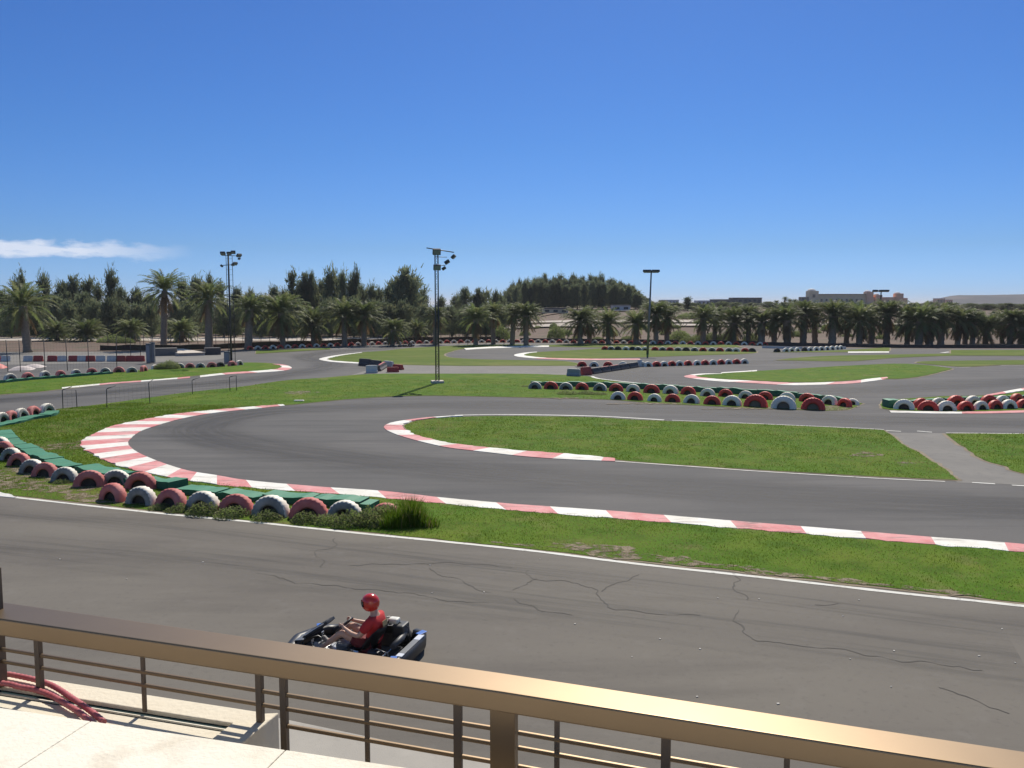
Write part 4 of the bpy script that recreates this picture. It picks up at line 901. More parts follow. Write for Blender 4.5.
flood(mast, 1.18, .05, Hm - .52, R(70), .42, -.8); flood(mast, .75, .15, Hm - .88, R(80), .5, -1.0); flood(mast, .52, .1, Hm - 1.32, R(80), .4, -1.0)
p = U(231.5, 363.4); Hm = top_z(255, p.y)
mast = empty('floodlight_mast', p, 0, 'three legged floodlight mast by the low cabinet beyond the left track', 'floodlight mast', 'floodlight masts')
bm = bmesh.new(); tube(bm, [(0, 0, 0), (0, 0, Hm)], .09, 8, radii=[.10, .075]); obj('pole', bm, m_mast, mast)
bm = bmesh.new()
for sx in (-.27, .30): tube(bm, [(sx, .2, 0), (sx, .2, Hm - .1)], .028, 5)
for k in range(20): z_ = .4 + k * (Hm - .8) / 19; tube(bm, [(-.27, .2, z_), (0, 0, z_), (.30, .2, z_)], .012, 4, cap=False)
obj('ladder', bm, m_mast, mast)
rod(mast, (-.6, 0, Hm - .1), (1.0, 0, Hm - .15), .03, 'cross_arm'); rod(mast, (-.5, 0, Hm - 1.0), (.6, 0, Hm - .95), .03, 'cross_arm')
for x, y, z, yw, s in ((-.45, -.1, Hm + .08, 0, .6), (.12, -.1, Hm + .08, 0, .55), (.5, -.1, Hm + .18, .3, .55), (1.0, 0, Hm - .1, .9, .6), (1.0, 0, Hm - .4, 1.2, .35), (-.62, 0, Hm - 1.05, -1, .45), (.62, 0, Hm - .85, .8, .55), (.42, 0, Hm - .95, .5, .4)): flood(mast, x, y, z, yw, s * .75, -.9)
p = U(647.5, 353.6); Hm = top_z(272.5, p.y)
mast = empty('floodlight_mast', p, 0, 'slim tapered floodlight mast with a flat winged head in the upper infield', 'floodlight mast', 'floodlight masts')
bm = bmesh.new(); tube(bm, [(0, 0, 0), (.15, 0, Hm * .5), (.28, 0, Hm)], .15, 10, radii=[.15, .11, .08]); obj('pole', bm, m_galv, mast)
rod(mast, (-.4, 0, Hm), (1.0, 0, Hm), .05, 'cross_arm')
for x in (-.35, .02, .55, .92): flood(mast, x, 0, Hm + .1, (x - .28) * .8, .52, -1.2)
d_ = 135; q = at_d(879, d_); Hm = top_z(291.5, d_) - q.z
mast = empty('floodlight_mast', q, 0, 'distant floodlight mast rising behind the palms before the hotel', 'floodlight mast', 'floodlight masts')
bm = bmesh.new(); tube(bm, [(0, 0, 0), (0, 0, Hm)], .1, 8, radii=[.14, .09]); obj('pole', bm, m_mast, mast); rod(mast, (-1.1, 0, Hm), (1.0, 0, Hm), .05, 'cross_arm')
for x in (-1.1, -.75, -.1, .3, .65, 1.0): flood(mast, x, 0, Hm + .08, 0, .5, -1.1)
# ------------------------------------------------------------------ vegetation
m_trunk = mat('palm_trunk', (.22, .17, .125), .95, (.36, .29, .21), 7, bump=.8, bscale=25, rnd=.15)
m_bark = mat('bark', (.085, .07, .055), .95, (.14, .115, .09), 5, bump=.6)
m_pf = [mat('palm_frond_green', (.12, .165, .052), .6, (.15, .19, .065), 1.5, rnd=.2), mat('palm_frond_light', (.21, .225, .095), .6, (.18, .20, .08), 1.5, rnd=.2), mat('palm_frond_dry', (.26, .185, .09), .8, (.18, .12, .06), 2, rnd=.2)]
m_cf = [mat('casuarina_green', (.125, .16, .09), .75, (.165, .195, .105), .8, rnd=.25), mat('casuarina_olive', (.24, .235, .12), .75, (.18, .19, .095), .8, rnd=.2), mat('shrub_leaf', (.19, .26, .07), .7, (.23, .28, .09), 1.2, rnd=.2)]
def palm_crown(name, seed, Rc, nf, up=.25, skirt=.2, leaf=.40):
    """fronds arching from a point at the origin; each a rachis with two combs of leaflets"""
    r = random.Random(seed); vs, fs, mi = [], [], []
    for k in range(nf):
        q = k / nf; dead = r.random() < skirt * .5 and q < .4
        a = k * 2.399 + r.uniform(-.25, .25); el0 = (-.35 + 1.60 * q ** .8) + r.uniform(-.12, .12) + up * .2; L = Rc * r.uniform(.88, 1.12) * (.86 + .22 * math.sin(math.pi * min(1, q + .15)))
        if dead: el0 = -1.0 + r.random() * .4; L *= .7
        n = 13; pt = Vector((0, 0, 0)); el = el0; pts = []; droop = (1.02 if not dead else .4) * r.uniform(.8, 1.2) / n
        for i in range(n + 1):
            pts.append(pt.copy()); d = Vector((math.cos(a) * math.cos(el), math.sin(a) * math.cos(el), math.sin(el))); pt = pt + d * (L / n); el -= droop * (.5 + 1.3 * i / n)
        m0 = 2 if dead else (1 if r.random() < .33 else 0); side0 = Vector((-math.sin(a), math.cos(a), 0))
        for i in range(n):
            p, p2 = pts[i], pts[i + 1]; t = (p2 - p).normalized(); u = i / n
            wr = .035 * (1 - u) + .008
            b = len(vs); vs += [p - side0 * wr, p + side0 * wr, p2 + side0 * wr * .9, p2 - side0 * wr * .9]; fs.append((b, b + 1, b + 2, b + 3)); mi.append(1 if not dead else 2)
            if u < .1: continue
            ll = leaf * Rc * .42 * math.sin(math.pi * (.16 + .8 * u)) ** .7
            for sgn in (-1, 1):
                for kk in range(3):
                    b0 = p.lerp(p2, (kk + r.random() * .5) / 3); out_ = (side0 * sgn * .9 + t * .75 + Vector((0, 0, r.uniform(-.45, .25)))).normalized()
                    tip = b0 + out_ * ll * r.uniform(.8, 1.15) - Vector((0, 0, ll * .16)); w = t * .040 * Rc / 3
                    b = len(vs); vs += [b0 - w, b0 + w, tip]; fs.append((b, b + 1, b + 2)); mi.append(m0 if r.random() < .8 else (1 if m0 == 0 else m0))
    me = data_mesh(name, vs, fs, mi)
    for m in m_pf: me.materials.append(m)
    return me
def trunk_mesh(name, h, r0, r1, seed=0, seg=12, rough=.12, m=None):
    r = random.Random(seed); bm = bmesh.new(); n = 12; pts = [(0, 0, -.1 + (h + .1) * i / n) for i in range(n + 1)]
    rad = [r0 * 1.15 if i == 0 else (r0 + (r1 - r0) * i / n) * (1 + (.07 if i % 2 else -.03)) * (1.12 if i >= n - 2 else 1) for i in range(n + 1)]
    tube(bm, pts, r0, seg, radii=rad)
    for v in bm.verts: v.co.x *= 1 + r.uniform(-rough, rough); v.co.y *= 1 + r.uniform(-rough, rough)
    me = bpy.data.meshes.new(name); bm.to_mesh(me); bm.free(); me.materials.append(m or m_trunk); return me
for _m in m_pf: foliage(_m, .55)
for _m in m_cf: foliage(_m, .54)
# --- palms: variants with the trunk one metre high scaled at will
PC = [palm_crown('palm_crown', 10 + k, 2.6, 86, skirt=.5, leaf=.46) for k in range(5)]
PT = [trunk_mesh('palm_trunk', 2.6, .44, .46, k, rough=.10) for k in range(3)]
bigc = [palm_crown('palm_crown_tall', 40 + k, 3.7, 74, skirt=.35, leaf=.36) for k in range(2)]
bigt = trunk_mesh('palm_trunk_tall', 6.2, .42, .34, 9, rough=.06)
palms = []
def palm(px, dist, ztop_px, hw_px, lab, group, cm, tm, trunk_w=1.0, tz=None, zb=None):
    p = at_d(px, dist); s = dist / F; H_ = top_z(ztop_px, dist) - p.z; Rw = hw_px * s * 1.33
    root = empty('palm_tree', p, random.uniform(0, 6.28), lab, 'palm tree', group)
    root.rotation_euler = (random.gauss(0, .035), random.gauss(0, .035), root.rotation_euler[2])
    c = bpy.data.objects.new('crown', cm); COL.link(c); c.parent = root
    baseR = max(math.hypot(v.co.x, v.co.y) for v in cm.vertices) if 'R' not in cm else cm['R']; cm['R'] = baseR
    topz = max(v.co.z for v in cm.vertices) if 'T' not in cm else cm['T']; cm['T'] = topz
    k = Rw / baseR; c.scale = (k, k, k * 1.22); hz = H_ - topz * k * 1.22 * .96; c.location = (0, 0, hz); c.rotation_euler = (0, 0, random.random() * 6)
    t = bpy.data.objects.new('trunk', tm); COL.link(t); t.parent = root
    th = max(v.co.z for v in tm.vertices); t.scale = (trunk_w, trunk_w, (hz + .15) / th); palms.append(root); return root
gp = 'palm trees lining the far boundary'
row_p = [(283, 107, 291, 23, .9), (313, 112, 303, 18, .9), (345, 112, 296, 19, 1.0), (364, 113, 301, 17, 1.0), (392, 112, 316, 15, .8), (437, 116, 306, 13, 1.3), (476, 114, 301, 16, .75), (493, 117, 300, 13, .75), (512, 116, 303, 12, .85), (526.6, 114, 303, 15, 1.0),
         (580, 117, 305, 16, .95), (590, 122, 304, 13, .95), (607, 118, 307, 14, .8), (636, 118, 309, 13, 1.1), (656, 119, 300, 13, .95), (667.5, 121, 304, 13, .95), (702, 119, 304, 14, 1.05), (713.5, 124, 302, 12, .8), (734, 120, 306, 15, 1.3), (748, 120, 305, 12, .9), (761, 117, 308, 14, 1.6),
         (773.6, 118, 305, 13, 1.0), (787.6, 116, 303, 15, 1.7), (803, 118, 301, 14, 1.5), (815, 121, 302, 13, 1.2), (832, 116, 301, 16, 1.7), (845, 120, 298, 14, 1.0), (858, 116, 301, 16, 1.2), (872, 119, 303, 14, 1.3), (887, 117, 300, 16, 1.4), (906, 115, 303, 15, .9), (918, 113, 301, 16, 1.6), (928, 114, 303, 14, 1.5),
         (941, 115, 302, 15, 1.4), (958, 115, 306, 14, 1.0), (966, 117, 308, 12, .8), (973, 116, 308, 13, .9), (986, 117, 309, 15, 1.0), (1001, 119, 311, 13, .8), (1010, 115, 309, 15, 1.2), (1023, 114, 309, 15, 1.2), (1040, 116, 308, 16, 1.2)]
for i, (px, d, tp, hw, tw) in enumerate(row_p):
    palm(px + random.uniform(-1.2, 1.2), d, tp + random.uniform(-2.0, 1.8), hw * random.uniform(.88, 1.08) * (1.30 if px > 560 else 1.15), '%s palm from left in the row along the far boundary%s' % (ordn(i + 1), ', low and bushy' if tp > 312 else ''), gp, PC[i % 5], PT[i % 3], .35 + tw * .45)
palm(163.5, 105, 269, 24, 'tallest palm with a slim trunk, standing clear against the sky at left', gp, bigc[0], bigt, .95)
palm(209, 103, 279, 23.5, 'big palm between the tallest palm and the left floodlight mast', gp, bigc[1], bigt, 1.15)
palm(248, 104, 292, 18, 'medium palm just right of the left floodlight mast', gp, PC[1], PT[0], 1.0)
palm(27.5, 97, 281, 28, 'big wide palm with a thick dark trunk at far left', gp, bigc[0], bigt, 1.1)
palm(-32, 103, 290, 25, 'palm at the left edge beside the big wide palm', gp, bigc[1], bigt, 1.0)
palm(57, 128, 316, 18, 'low olive palm right of the big wide palm at far left', gp, PC[2], PT[1], .8)
palm(86, 126, 318, 20, 'low yellowish palm left of the tallest palm', gp, PC[3], PT[2], .8)
palm(132, 126, 318, 16, 'small bushy palm close left of the tallest palm', gp, PC[4], PT[0], .7)
palm(182, 124, 317, 17, 'small bushy palm close right of the tallest palm', gp, PC[0], PT[1], .7)
palm(417, 124, 318, 12, 'small palm left of the lattice mast', gp, PC[2], PT[0], .7)
# --- casuarinas and other feathery trees
def feather_tree(name, seed, shape, n, leaf=(.22, .5), gaps=.45):
    """a crown of wispy upswept sprays on limbs; unit height 1, radius ~.28; returns crown and trunk meshes"""
    r = random.Random(seed); vs, fs, mi = [], [], []; bm = bmesh.new()
    tube(bm, [(0, 0, -.02), (.01, 0, .35), (-.01, .01, .7), (0, 0, .96)], .02, 6, radii=[.026, .018, .010, .003])
    limbs = []
    nl = {'slim': 26, 'wide': 30, 'ragged': 20, 'round': 34}[shape]
    for k in range(nl):
        u = (k + .5) / nl; z0 = {'slim': .06, 'wide': .06, 'ragged': .10, 'round': .04}[shape] + u * {'slim': .78, 'wide': .80, 'ragged': .75, 'round': .82}[shape]
        a = k * 2.4 + r.random(); 
        rr = {'slim': .13 * (1 - u) ** .5 + .03, 'wide': .36 * math.sin(math.pi * min(.97, .30 + u * .66)) ** .8 + .04, 'ragged': .20 * r.uniform(.4, 1.3) * (1.1 - u * .7), 'round': .42 * math.sin(math.pi * (.22 + u * .68)) ** .7}[shape] * r.uniform(.75, 1.15)
        if r.random() < (gaps * .25): continue
        rise = r.uniform(.06, .16); p0 = Vector((0, 0, z0)); p1 = Vector((math.cos(a) * rr, math.sin(a) * rr, min(1.0, z0 + rise * (1 if shape != 'slim' else 1.2)))); pm_ = (p0 + p1) / 2 + Vector((0, 0, -.015))
        tube(bm, [p0, pm_, p1], .006, 4, cap=False, radii=[.008, .005, .002]); limbs.append((p0, pm_, p1, u))
    limbs.append((Vector((0, 0, .7)), Vector((0, 0, .85)), Vector((0.01, 0, 1.0)), 1.0)); limbs.append((Vector((0, 0, .6)), Vector((.01, 0, .75)), Vector((-.01, .01, .93)), 1.0))
    for _ in range(n):
        L = r.choice(limbs); t = r.random() ** .7
        p = L[0].lerp(L[1], t * 2) if t < .5 else L[1].lerp(L[2], t * 2 - 1)
        sp_ = .035 + .03 * r.random(); p = p + Vector((r.gauss(0, sp_), r.gauss(0, sp_), r.gauss(0, sp_)))
        if mnoise.noise(p * 9 + Vector((seed, 0, 0))) < -.28 + .0 * gaps: continue
        d = Vector((r.gauss(0, .5), r.gauss(0, .5), r.uniform(.1, 1.1) if r.random() < .75 else r.uniform(-.8, 0))).normalized() + (L[2] - L[0]).normalized() * .6; d.normalize()
        ll = r.uniform(*leaf) * (.075 if p.z < .75 else .095); s = d.orthogonal().normalized(); s = (Matrix.Rotation(r.random() * 6.28, 3, d) @ s) * ll * r.uniform(.07, .16)
        b = len(vs); vs += [p - s, p + s, p + d * ll + s * .5, p + d * ll * 1.1 - s * .3]; fs.append((b, b + 1, b + 2, b + 3)); mi.append(0 if r.random() < .78 else 1)
    me = data_mesh(name, vs, fs, mi)
    for m in m_cf: me.materials.append(m)
    tme = bpy.data.meshes.new(name + '_trunk'); bm.to_mesh(tme); bm.free(); tme.materials.append(m_bark)
    return me, tme
FT = {}
for shp, cnt_, lf in (('slim', 3, (.5, 1.0)), ('wide', 3, (.55, 1.1)), ('ragged', 3, (.45, .9)), ('round', 3, (.5, 1.0))):
    FT[shp] = [feather_tree('crown_' + shp, 100 + 7 * k + len(shp), shp, {'slim': 3600, 'wide': 6500, 'ragged': 3000, 'round': 8000}[shp], lf) for k in range(cnt_)]
tk = [0]
def tree(px, dist, top, hw, shp, lab, group, name=None):
    p = at_d(px, dist); Ht = top_z(top, dist) - p.z; cm, tm = FT[shp][tk[0] % 3]; tk[0] += 1
    root = empty(name or 'casuarina_tree', p, random.uniform(0, 6.28), lab, 'tree', group)
    base = {'slim': .15, 'wide': .36, 'ragged': .24, 'round': .42}[shp]; kx = hw * dist / F / base
    for nm, me in (('crown', cm), ('trunk', tm)):
        o = bpy.data.objects.new(nm, me); COL.link(o); o.parent = root; o.scale = (kx, kx, Ht)
        if nm == 'trunk': o.scale = (max(kx, Ht * .6), max(kx, Ht * .6), Ht)
    return root
gl = 'dark feathery trees behind the palms at left'; gc = 'dark feathery trees behind the palms at centre left'
DS = {'slim': 'slim dark', 'wide': 'broad dark', 'ragged': 'ragged thin', 'round': 'rounded dark'}
L1 = [(-20, 150, 285, 14, 'round'), (5, 150, 293, 14, 'round'), (19, 148, 279, 8, 'ragged'), (25, 150, 272, 6, 'ragged'), (47, 152, 276, 6, 'slim'), (40, 156, 296, 14, 'round'), (66, 148, 286, 12, 'wide'), (76, 150, 281, 11, 'wide'), (92, 152, 282, 7, 'slim'), (101, 150, 285, 8, 'ragged'), (114, 150, 272, 6, 'slim'), (122, 154, 290, 9, 'wide'), (137, 155, 292, 12, 'wide'), (150, 156, 296, 12, 'round'), (185, 152, 284, 9, 'wide'), (198, 155, 281, 12, 'wide'), (211, 152, 277, 7, 'ragged'), (222, 154, 283, 8, 'ragged'), (238, 156, 291, 9, 'wide'), (252, 156, 292, 10, 'round'), (262, 157, 297, 8, 'round')]
for i, (px, d, tp, hw, sh) in enumerate(L1): tree(px, d, tp, hw, sh, '%s tree, %s from left behind the palms at left' % (DS[sh], ordn(i + 1)), gl)
L2 = [(276, 150, 290, 10, 'wide'), (285, 154, 292, 11, 'round'), (294, 148, 274, 6, 'slim'), (301, 152, 286, 11, 'wide'), (306, 150, 278, 9, 'wide'), (313, 150, 277, 8, 'wide'), (322, 154, 284, 12, 'round'), (331, 148, 271, 7, 'slim'), (337, 150, 278, 4.5, 'slim'), (344, 148, 273, 4.5, 'slim'), (352, 150, 279, 8, 'ragged'), (357, 150, 270, 7, 'ragged'), (362, 154, 288, 12, 'round'), (373, 148, 286, 5, 'slim'), (380, 154, 291, 9, 'round'), (392, 150, 285, 12, 'wide'), (405, 148, 273, 18, 'wide'), (412, 152, 281, 17, 'round'), (424, 154, 293, 9, 'ragged'), (441, 158, 298, 8, 'ragged'),
      (458, 170, 297, 9, 'round'), (466, 165, 290.5, 10, 'round'), (478, 165, 292, 9, 'wide'), (486, 168, 293, 7, 'slim'), (495, 165, 294, 8, 'wide'), (500, 170, 295, 9, 'round')]
for i, (px, d, tp, hw, sh) in enumerate(L2): tree(px, d, tp, hw, sh, '%s tree, %s from left behind the centre left palms' % (DS[sh], ordn(i + 1)), gc)
L0 = [(-8, 140, 302, 13), (12, 138, 306, 11), (38, 141, 300, 12), (60, 140, 298, 13), (72, 138, 303, 12), (84, 142, 296, 12), (97, 140, 303, 12), (110, 139, 301, 12), (124, 141, 303, 12), (138, 140, 306, 12), (152, 140, 306, 11), (176, 140, 303, 12), (190, 139, 304, 12), (224, 140, 302, 11), (236, 141, 305, 11), (262, 140, 305, 12), (274, 139, 304, 11), (297, 140, 303, 12), (330, 140, 301, 13), (354, 140, 300, 13), (374, 139, 302, 12), (386, 140, 305, 12), (404, 141, 303, 13), (426, 140, 307, 11), (452, 142, 307, 11), (466, 141, 308, 12), (486, 142, 306, 12), (502, 143, 307, 10)]
for i, (px, d, tp, hw) in enumerate(L0): tree(px, d, tp, hw, 'wide' if i % 2 else 'round', '%s bushy olive tree from left filling the belt behind the left palms' % ordn(i + 1), 'bushy olive trees behind the left palms', 'olive_tree')
# the dense wood on the rise
top_w = [(505, 292), (512, 289), (518, 285), (525, 283), (533, 281), (543, 280), (550, 281), (556, 280), (565, 282), (573, 281.5), (581, 281), (586, 281), (594, 281), (601, 281), (608, 284), (615, 285), (621, 286), (627, 286), (633, 289), (638, 294), (645, 298)]
def topw(x):
    for (a, b), (c, d) in zip(top_w, top_w[1:]):
        if a <= x <= c: return b + (d - b) * (x - a) / (c - a)
    return 300
k = 0
for rowi, dd in enumerate((208, 222, 236)):
    for x in np.arange(504 + rowi * 2.5, 646, 6.2):
        k += 1; j = random.uniform(-2, 2); tp = topw(x + j) + (2.2 - 1.6 * rowi) * 1.6 + random.uniform(-2.6, 2.0)
        shp_ = random.choice(['round', 'wide', 'slim', 'wide'])
        tree(x + j, dd, min(tp - (1.5 if shp_ == 'slim' else 0), 303), random.uniform(5, 6.8) if shp_ != 'slim' else 3.6, shp_, '%s dark tree from left in the %s line of the hilltop wood' % (ordn(int((x - 500) / 6.2) + 1), ['front', 'middle', 'rear'][rowi]), 'trees of the dense wood on the rise')
L3 = [(650, 200, 302, 9), (662, 205, 301, 8), (676, 200, 303, 9), (687, 198, 297.5, 4), (692, 204, 303, 8), (704, 200, 304, 8), (722, 210, 301.5, 8), (735, 215, 302.5, 9), (750, 210, 303, 9), (768, 212, 302, 10), (785, 212, 302.5, 9), (800, 215, 302, 9), (816, 210, 303.5, 10), (840, 208, 303, 11), (862, 212, 304, 10), (884, 210, 304.5, 10), (912, 208, 303, 10), (930, 206, 302.5, 11), (948, 210, 302.5, 11), (968, 205, 303.5, 11), (985, 205, 304, 12), (1005, 205, 303.5, 13), (1022, 205, 304, 12), (1042, 205, 304, 12)]
for i, (px, d, tp, hw) in enumerate(L3): tree(px, d, tp, hw, 'round' if hw > 5 else 'slim', '%s tree from left behind the palms at right' % ordn(i + 1), 'low trees behind the palms at right')
# --- leafy shrubs and weeds
def shrub_mesh(name, seed, n, leaf=.05, dome=True, upr=.3):
    r = random.Random(seed); vs, fs, mi = [], [], []
    for _ in range(n):
        a = r.random() * 6.283; q = r.random() ** .55; z = r.random() ** .8 * (math.sqrt(max(0, 1 - q * q)) * (.75 + .35 * mnoise.noise(Vector((math.cos(a) * 1.5, math.sin(a) * 1.5, seed))))); p = Vector((math.cos(a) * q, math.sin(a) * q, max(0, z)))
        d = Vector((r.gauss(0, 1), r.gauss(0, 1), r.gauss(upr, .8))).normalized(); s = d.orthogonal().normalized(); s = Matrix.Rotation(r.random() * 6.28, 3, d) @ s; l = leaf * r.uniform(.6, 1.4)
        b = len(vs); vs += [p, p + d * l * .5 + s * l * .3, p + d * l, p + d * l * .5 - s * l * .3]; fs.append((b, b + 1, b + 2, b + 3)); mi.append(2 if r.random() < .7 else 1)
    me = data_mesh(name, vs, fs, mi)
    for m in m_cf: me.materials.append(m)
    return me
SH = [shrub_mesh('shrub_leaves', 5 + k, 1500, .11) for k in range(3)]
BU = [shrub_mesh('bush_leaves', 25 + k, 3200, .085) for k in range(2)]
def shrub(p, rx, h, lab, group=None, name='weed_clump', me=None, cat_='weed'):
    o = bpy.data.objects.new(name, me or random.choice(SH)); COL.link(o); o.location = p; o.scale = (rx, rx * .7, h); o.rotation_euler = (0, 0, random.uniform(-.4, .4)); tag(o, lab, cat_, group); return o
gw_ = 'leafy weeds around the near tyres'
for i, (px, py, r_, h_) in enumerate([(62, 484, .3, .14), (160, 510, .35, .15), (180, 512, .40, .20), (205, 515, .50, .30), (233, 517.5, .48, .26), (268, 520.5, .42, .24), (306, 523, .42, .26), (330, 524.5, .45, .25), (352, 526, .55, .34), (372, 526, .5, .42), (390, 523, .45, .45)]):
    shrub(U(px, py), r_, h_ * 1.45, '%s leafy weed clump from left in front of the near tyres' % ordn(i + 1), gw_)
for i, (px, py, r_, h_) in enumerate([(567, 394.5, .7, .35), (586, 394.5, .6, .30), (598, 395, .6, .25), (527, 387, .5, .15)]):
    shrub(U(px, py), r_, h_, '%s weed clump from left at the start of the middle tyre wall' % ordn(i + 1), 'weeds by the middle tyre wall')
shrub(U(169, 369.2), .95, .9, 'grey green bush growing between the tyres of the left track row', me=BU[0], name='bush', cat_='bush')
shrub(U(161, 369.6), .6, .7, 'small grey green bush right beside the tall grey cabinets', me=BU[1], name='bush', cat_='bush')
for i, (px, d, tp, hw) in enumerate([(112, 122, 333, 16), (125, 120, 335, 10), (556, 132, 322, 9), (566, 136, 327, 7), (610, 135, 328, 8), (680, 126, 326, 12), (700, 124, 331, 10), (727, 124, 330, 12), (752, 122, 331, 10), (690, 122, 334, 12), (500, 130, 322, 10), (660, 140, 316, 8), (690, 160, 311, 14), (718, 160, 312, 14)]):
    p = at_d(px, d); o = shrub(p, hw * d / F, top_z(tp, d) - p.z, '%s green bush from left on the bank behind the palms' % ordn(i + 1) if i < 99 else '', 'bushes on the bank behind the palms', 'bush', BU[i % 2], 'bush')
k = 0
for x in list(range(-14, 500, 13)):
    k += 1; dd = random.uniform(150, 170) if x > 120 else random.uniform(142, 160); tp = random.uniform(313, 323); p = at_d(x + random.uniform(-4, 4), dd)
    shrub(p, random.uniform(9, 13) * dd / F, top_z(tp, dd) - p.z, '%s dark bush from left under the feathery trees at left' % ordn(k), 'dark bushes under the feathery trees', 'bush', BU[k % 2], 'bush')
k = 0
for x in list(range(775, 1040, 15)):
    k += 1; dd = random.uniform(150, 175); tp = random.uniform(316, 328); p = at_d(x + random.uniform(-4, 4), dd)
    shrub(p, random.uniform(5, 9) * dd / F, top_z(tp, dd) - p.z, '%s scrubby bush from left on the slope behind the right palms' % ordn(k), 'scrubby bushes on the slope behind the right palms', 'bush', BU[k % 2], 'bush')
k = 0
for x in list(range(508, 1040, 17)):
    k += 1; dd = random.uniform(128, 148); p = at_d(x + random.uniform(-6, 6), dd)
    shrub(p, random.uniform(4, 8) * dd / F, random.uniform(.5, 1.5), '%s low scrub clump from left at the foot of the bank' % ordn(k), 'low scrub at the foot of the bank', 'scrub', BU[k % 2], 'scrub')
# tall grass tufts at the end of the near tyre row
def tuft(px, py, n, hgt, spread, lab):
    p = U(px, py); r = random.Random(int(px)); vs, fs, mi = [], [], []
    for _ in range(n):
        b0 = Vector((max(-1.7, min(1.7, r.gauss(0, 1))) * spread, max(-1.7, min(1.7, r.gauss(0, 1))) * spread * .6, 0)); h = hgt * r.uniform(.4, 1.15) * math.exp(-(b0.x / spread / 2.2) ** 2); dx = Vector((r.gauss(b0.x * .35 / spread, .3) * h * .5, r.gauss(0, .25) * h, 0)); w = Vector((r.uniform(-1, 1), r.uniform(-1, 1), 0)).normalized() * .009
        m_ = b0 + dx * .35 + Vector((0, 0, h * .6)); t_ = b0 + dx + Vector((0, 0, h)); b = len(vs); vs += [b0 - w, b0 + w, m_ + w * .7, m_ - w * .7, t_]; fs += [(b, b + 1, b + 2, b + 3), (b + 3, b + 2, b + 4)]; k = 0 if r.random() < .6 else (1 if r.random() < .8 else 2); mi += [k, k]
    me = data_mesh('grass_tuft', vs, fs, mi)
    for m in m_blades: me.materials.append(m)
    o = bpy.data.objects.new('grass_tuft', me); COL.link(o); o.location = p; tag(o, lab, 'grass tuft', 'tall grass tufts at the end of the near tyres')
tuft(412, 526, 1000, .72, .17, 'tallest tuft of grass, just right of the last near red tyre'); tuft(396, 528, 600, .52, .2, 'bushy grass tuft in front of the last near red tyre'); tuft(425, 527, 400, .34, .2, 'short grass tuft at the right end of the near tyre row'); tuft(407, 521, 700, .6, .18, 'grass tuft directly behind the tallest tuft')
# ------------------------------------------------------------------ beyond: bank tracks, roads, buildings
m_road2 = layered('bank_road', [((.42, .36, .30), .3, .42, .62, .7, I1, 0)], (.50, .44, .38))
def bank(name, px0, h0, x1, label=None): pass
def strip(px, w, m, name='bank_track', lift=.25, d0=None):
    c = cat(px, 4); P = [UT(p.x, p.y) for p in c]; vs, fs = [], []
    for i, p in enumerate(P):
        vs += [(p.x, p.y - w / 2, terrain(p.x, p.y - w / 2) + lift), (p.x, p.y + w / 2, terrain(p.x, p.y + w / 2) + lift + .05)]
        if i: k = 2 * i; fs.append((k - 2, k, k + 1, k - 1))
    tag(obj(name, data_mesh(name, vs, fs), m), kind='structure')
strip([(500, 330), (530, 328), (560, 326.5), (600, 327)], 4, m_road2); strip([(505, 324), (540, 323.2), (580, 322.8), (630, 322.6), (700, 322.6), (770, 323)], 3.5, m_road2); strip([(628, 326.8), (700, 326.6), (740, 327)], 2, m_road2, lift=.3)
strip([(800, 326), (900, 325), (1030, 326)], 3, m_road2)
strip([(400, 331), (430, 330), (470, 329), (505, 327)], 5, m_road2, lift=.5)
def flatroad(px0, px1, ya, yb, name='outer_road'):
    P = [U(px0, ya), U(px1, ya), U(px1, yb), U(px0, yb)]; tag(obj(name, data_mesh(name, [(p.x, p.y, .05) for p in P], [(0, 1, 2, 3)]), m_road2), kind='structure')
flatroad(-400, 480, 341, 337.6)
def building(px, dist, base_dz, w, d, h, lab, mw, mr=None, parts=(), name='building', rz=0.0, windows=None, flat=True):
    p = at_d(px, dist); p = Vector((p.x, p.y, p.z + base_dz)); root = empty(name, p, rz, lab, 'building', None)
    bm = bmesh.new(); box(bm, 0, 0, h / 2, w, d, h); obj('wall', bm, mw, root)
    bm = bmesh.new(); box(bm, 0, 0, h + .15, w * 1.02, d * 1.03, .3); obj('roof', bm, mr or mw, root)
    if windows:
        nx, nz_ = windows
        for j in range(nz_):
            for i in range(nx):
                x = -w / 2 + w * (i + .5) / nx; z = h * (j + .55) / nz_
                bm = bmesh.new(); box(bm, x, -d / 2 - .03, z, w / nx * .5, .12, h / nz_ * .5); obj('window', bm, m_win, root)
    return root
m_win = mat('window_dark', (.03, .035, .04), .2); m_terr = mat('terracotta_wall', (.86, .50, .32), .85, (.74, .42, .27), .3); m_beige = mat('beige_wall', (.82, .66, .42), .85, (.68, .54, .36), .3); m_slate = mat('slate_roof', (.12, .11, .10), .7, (.16, .14, .12), .2); m_wh = mat('white_wall', (.72, .71, .68), .8, (.62, .61, .58), .2); m_rooft = mat('red_roof', (.40, .13, .08), .8)
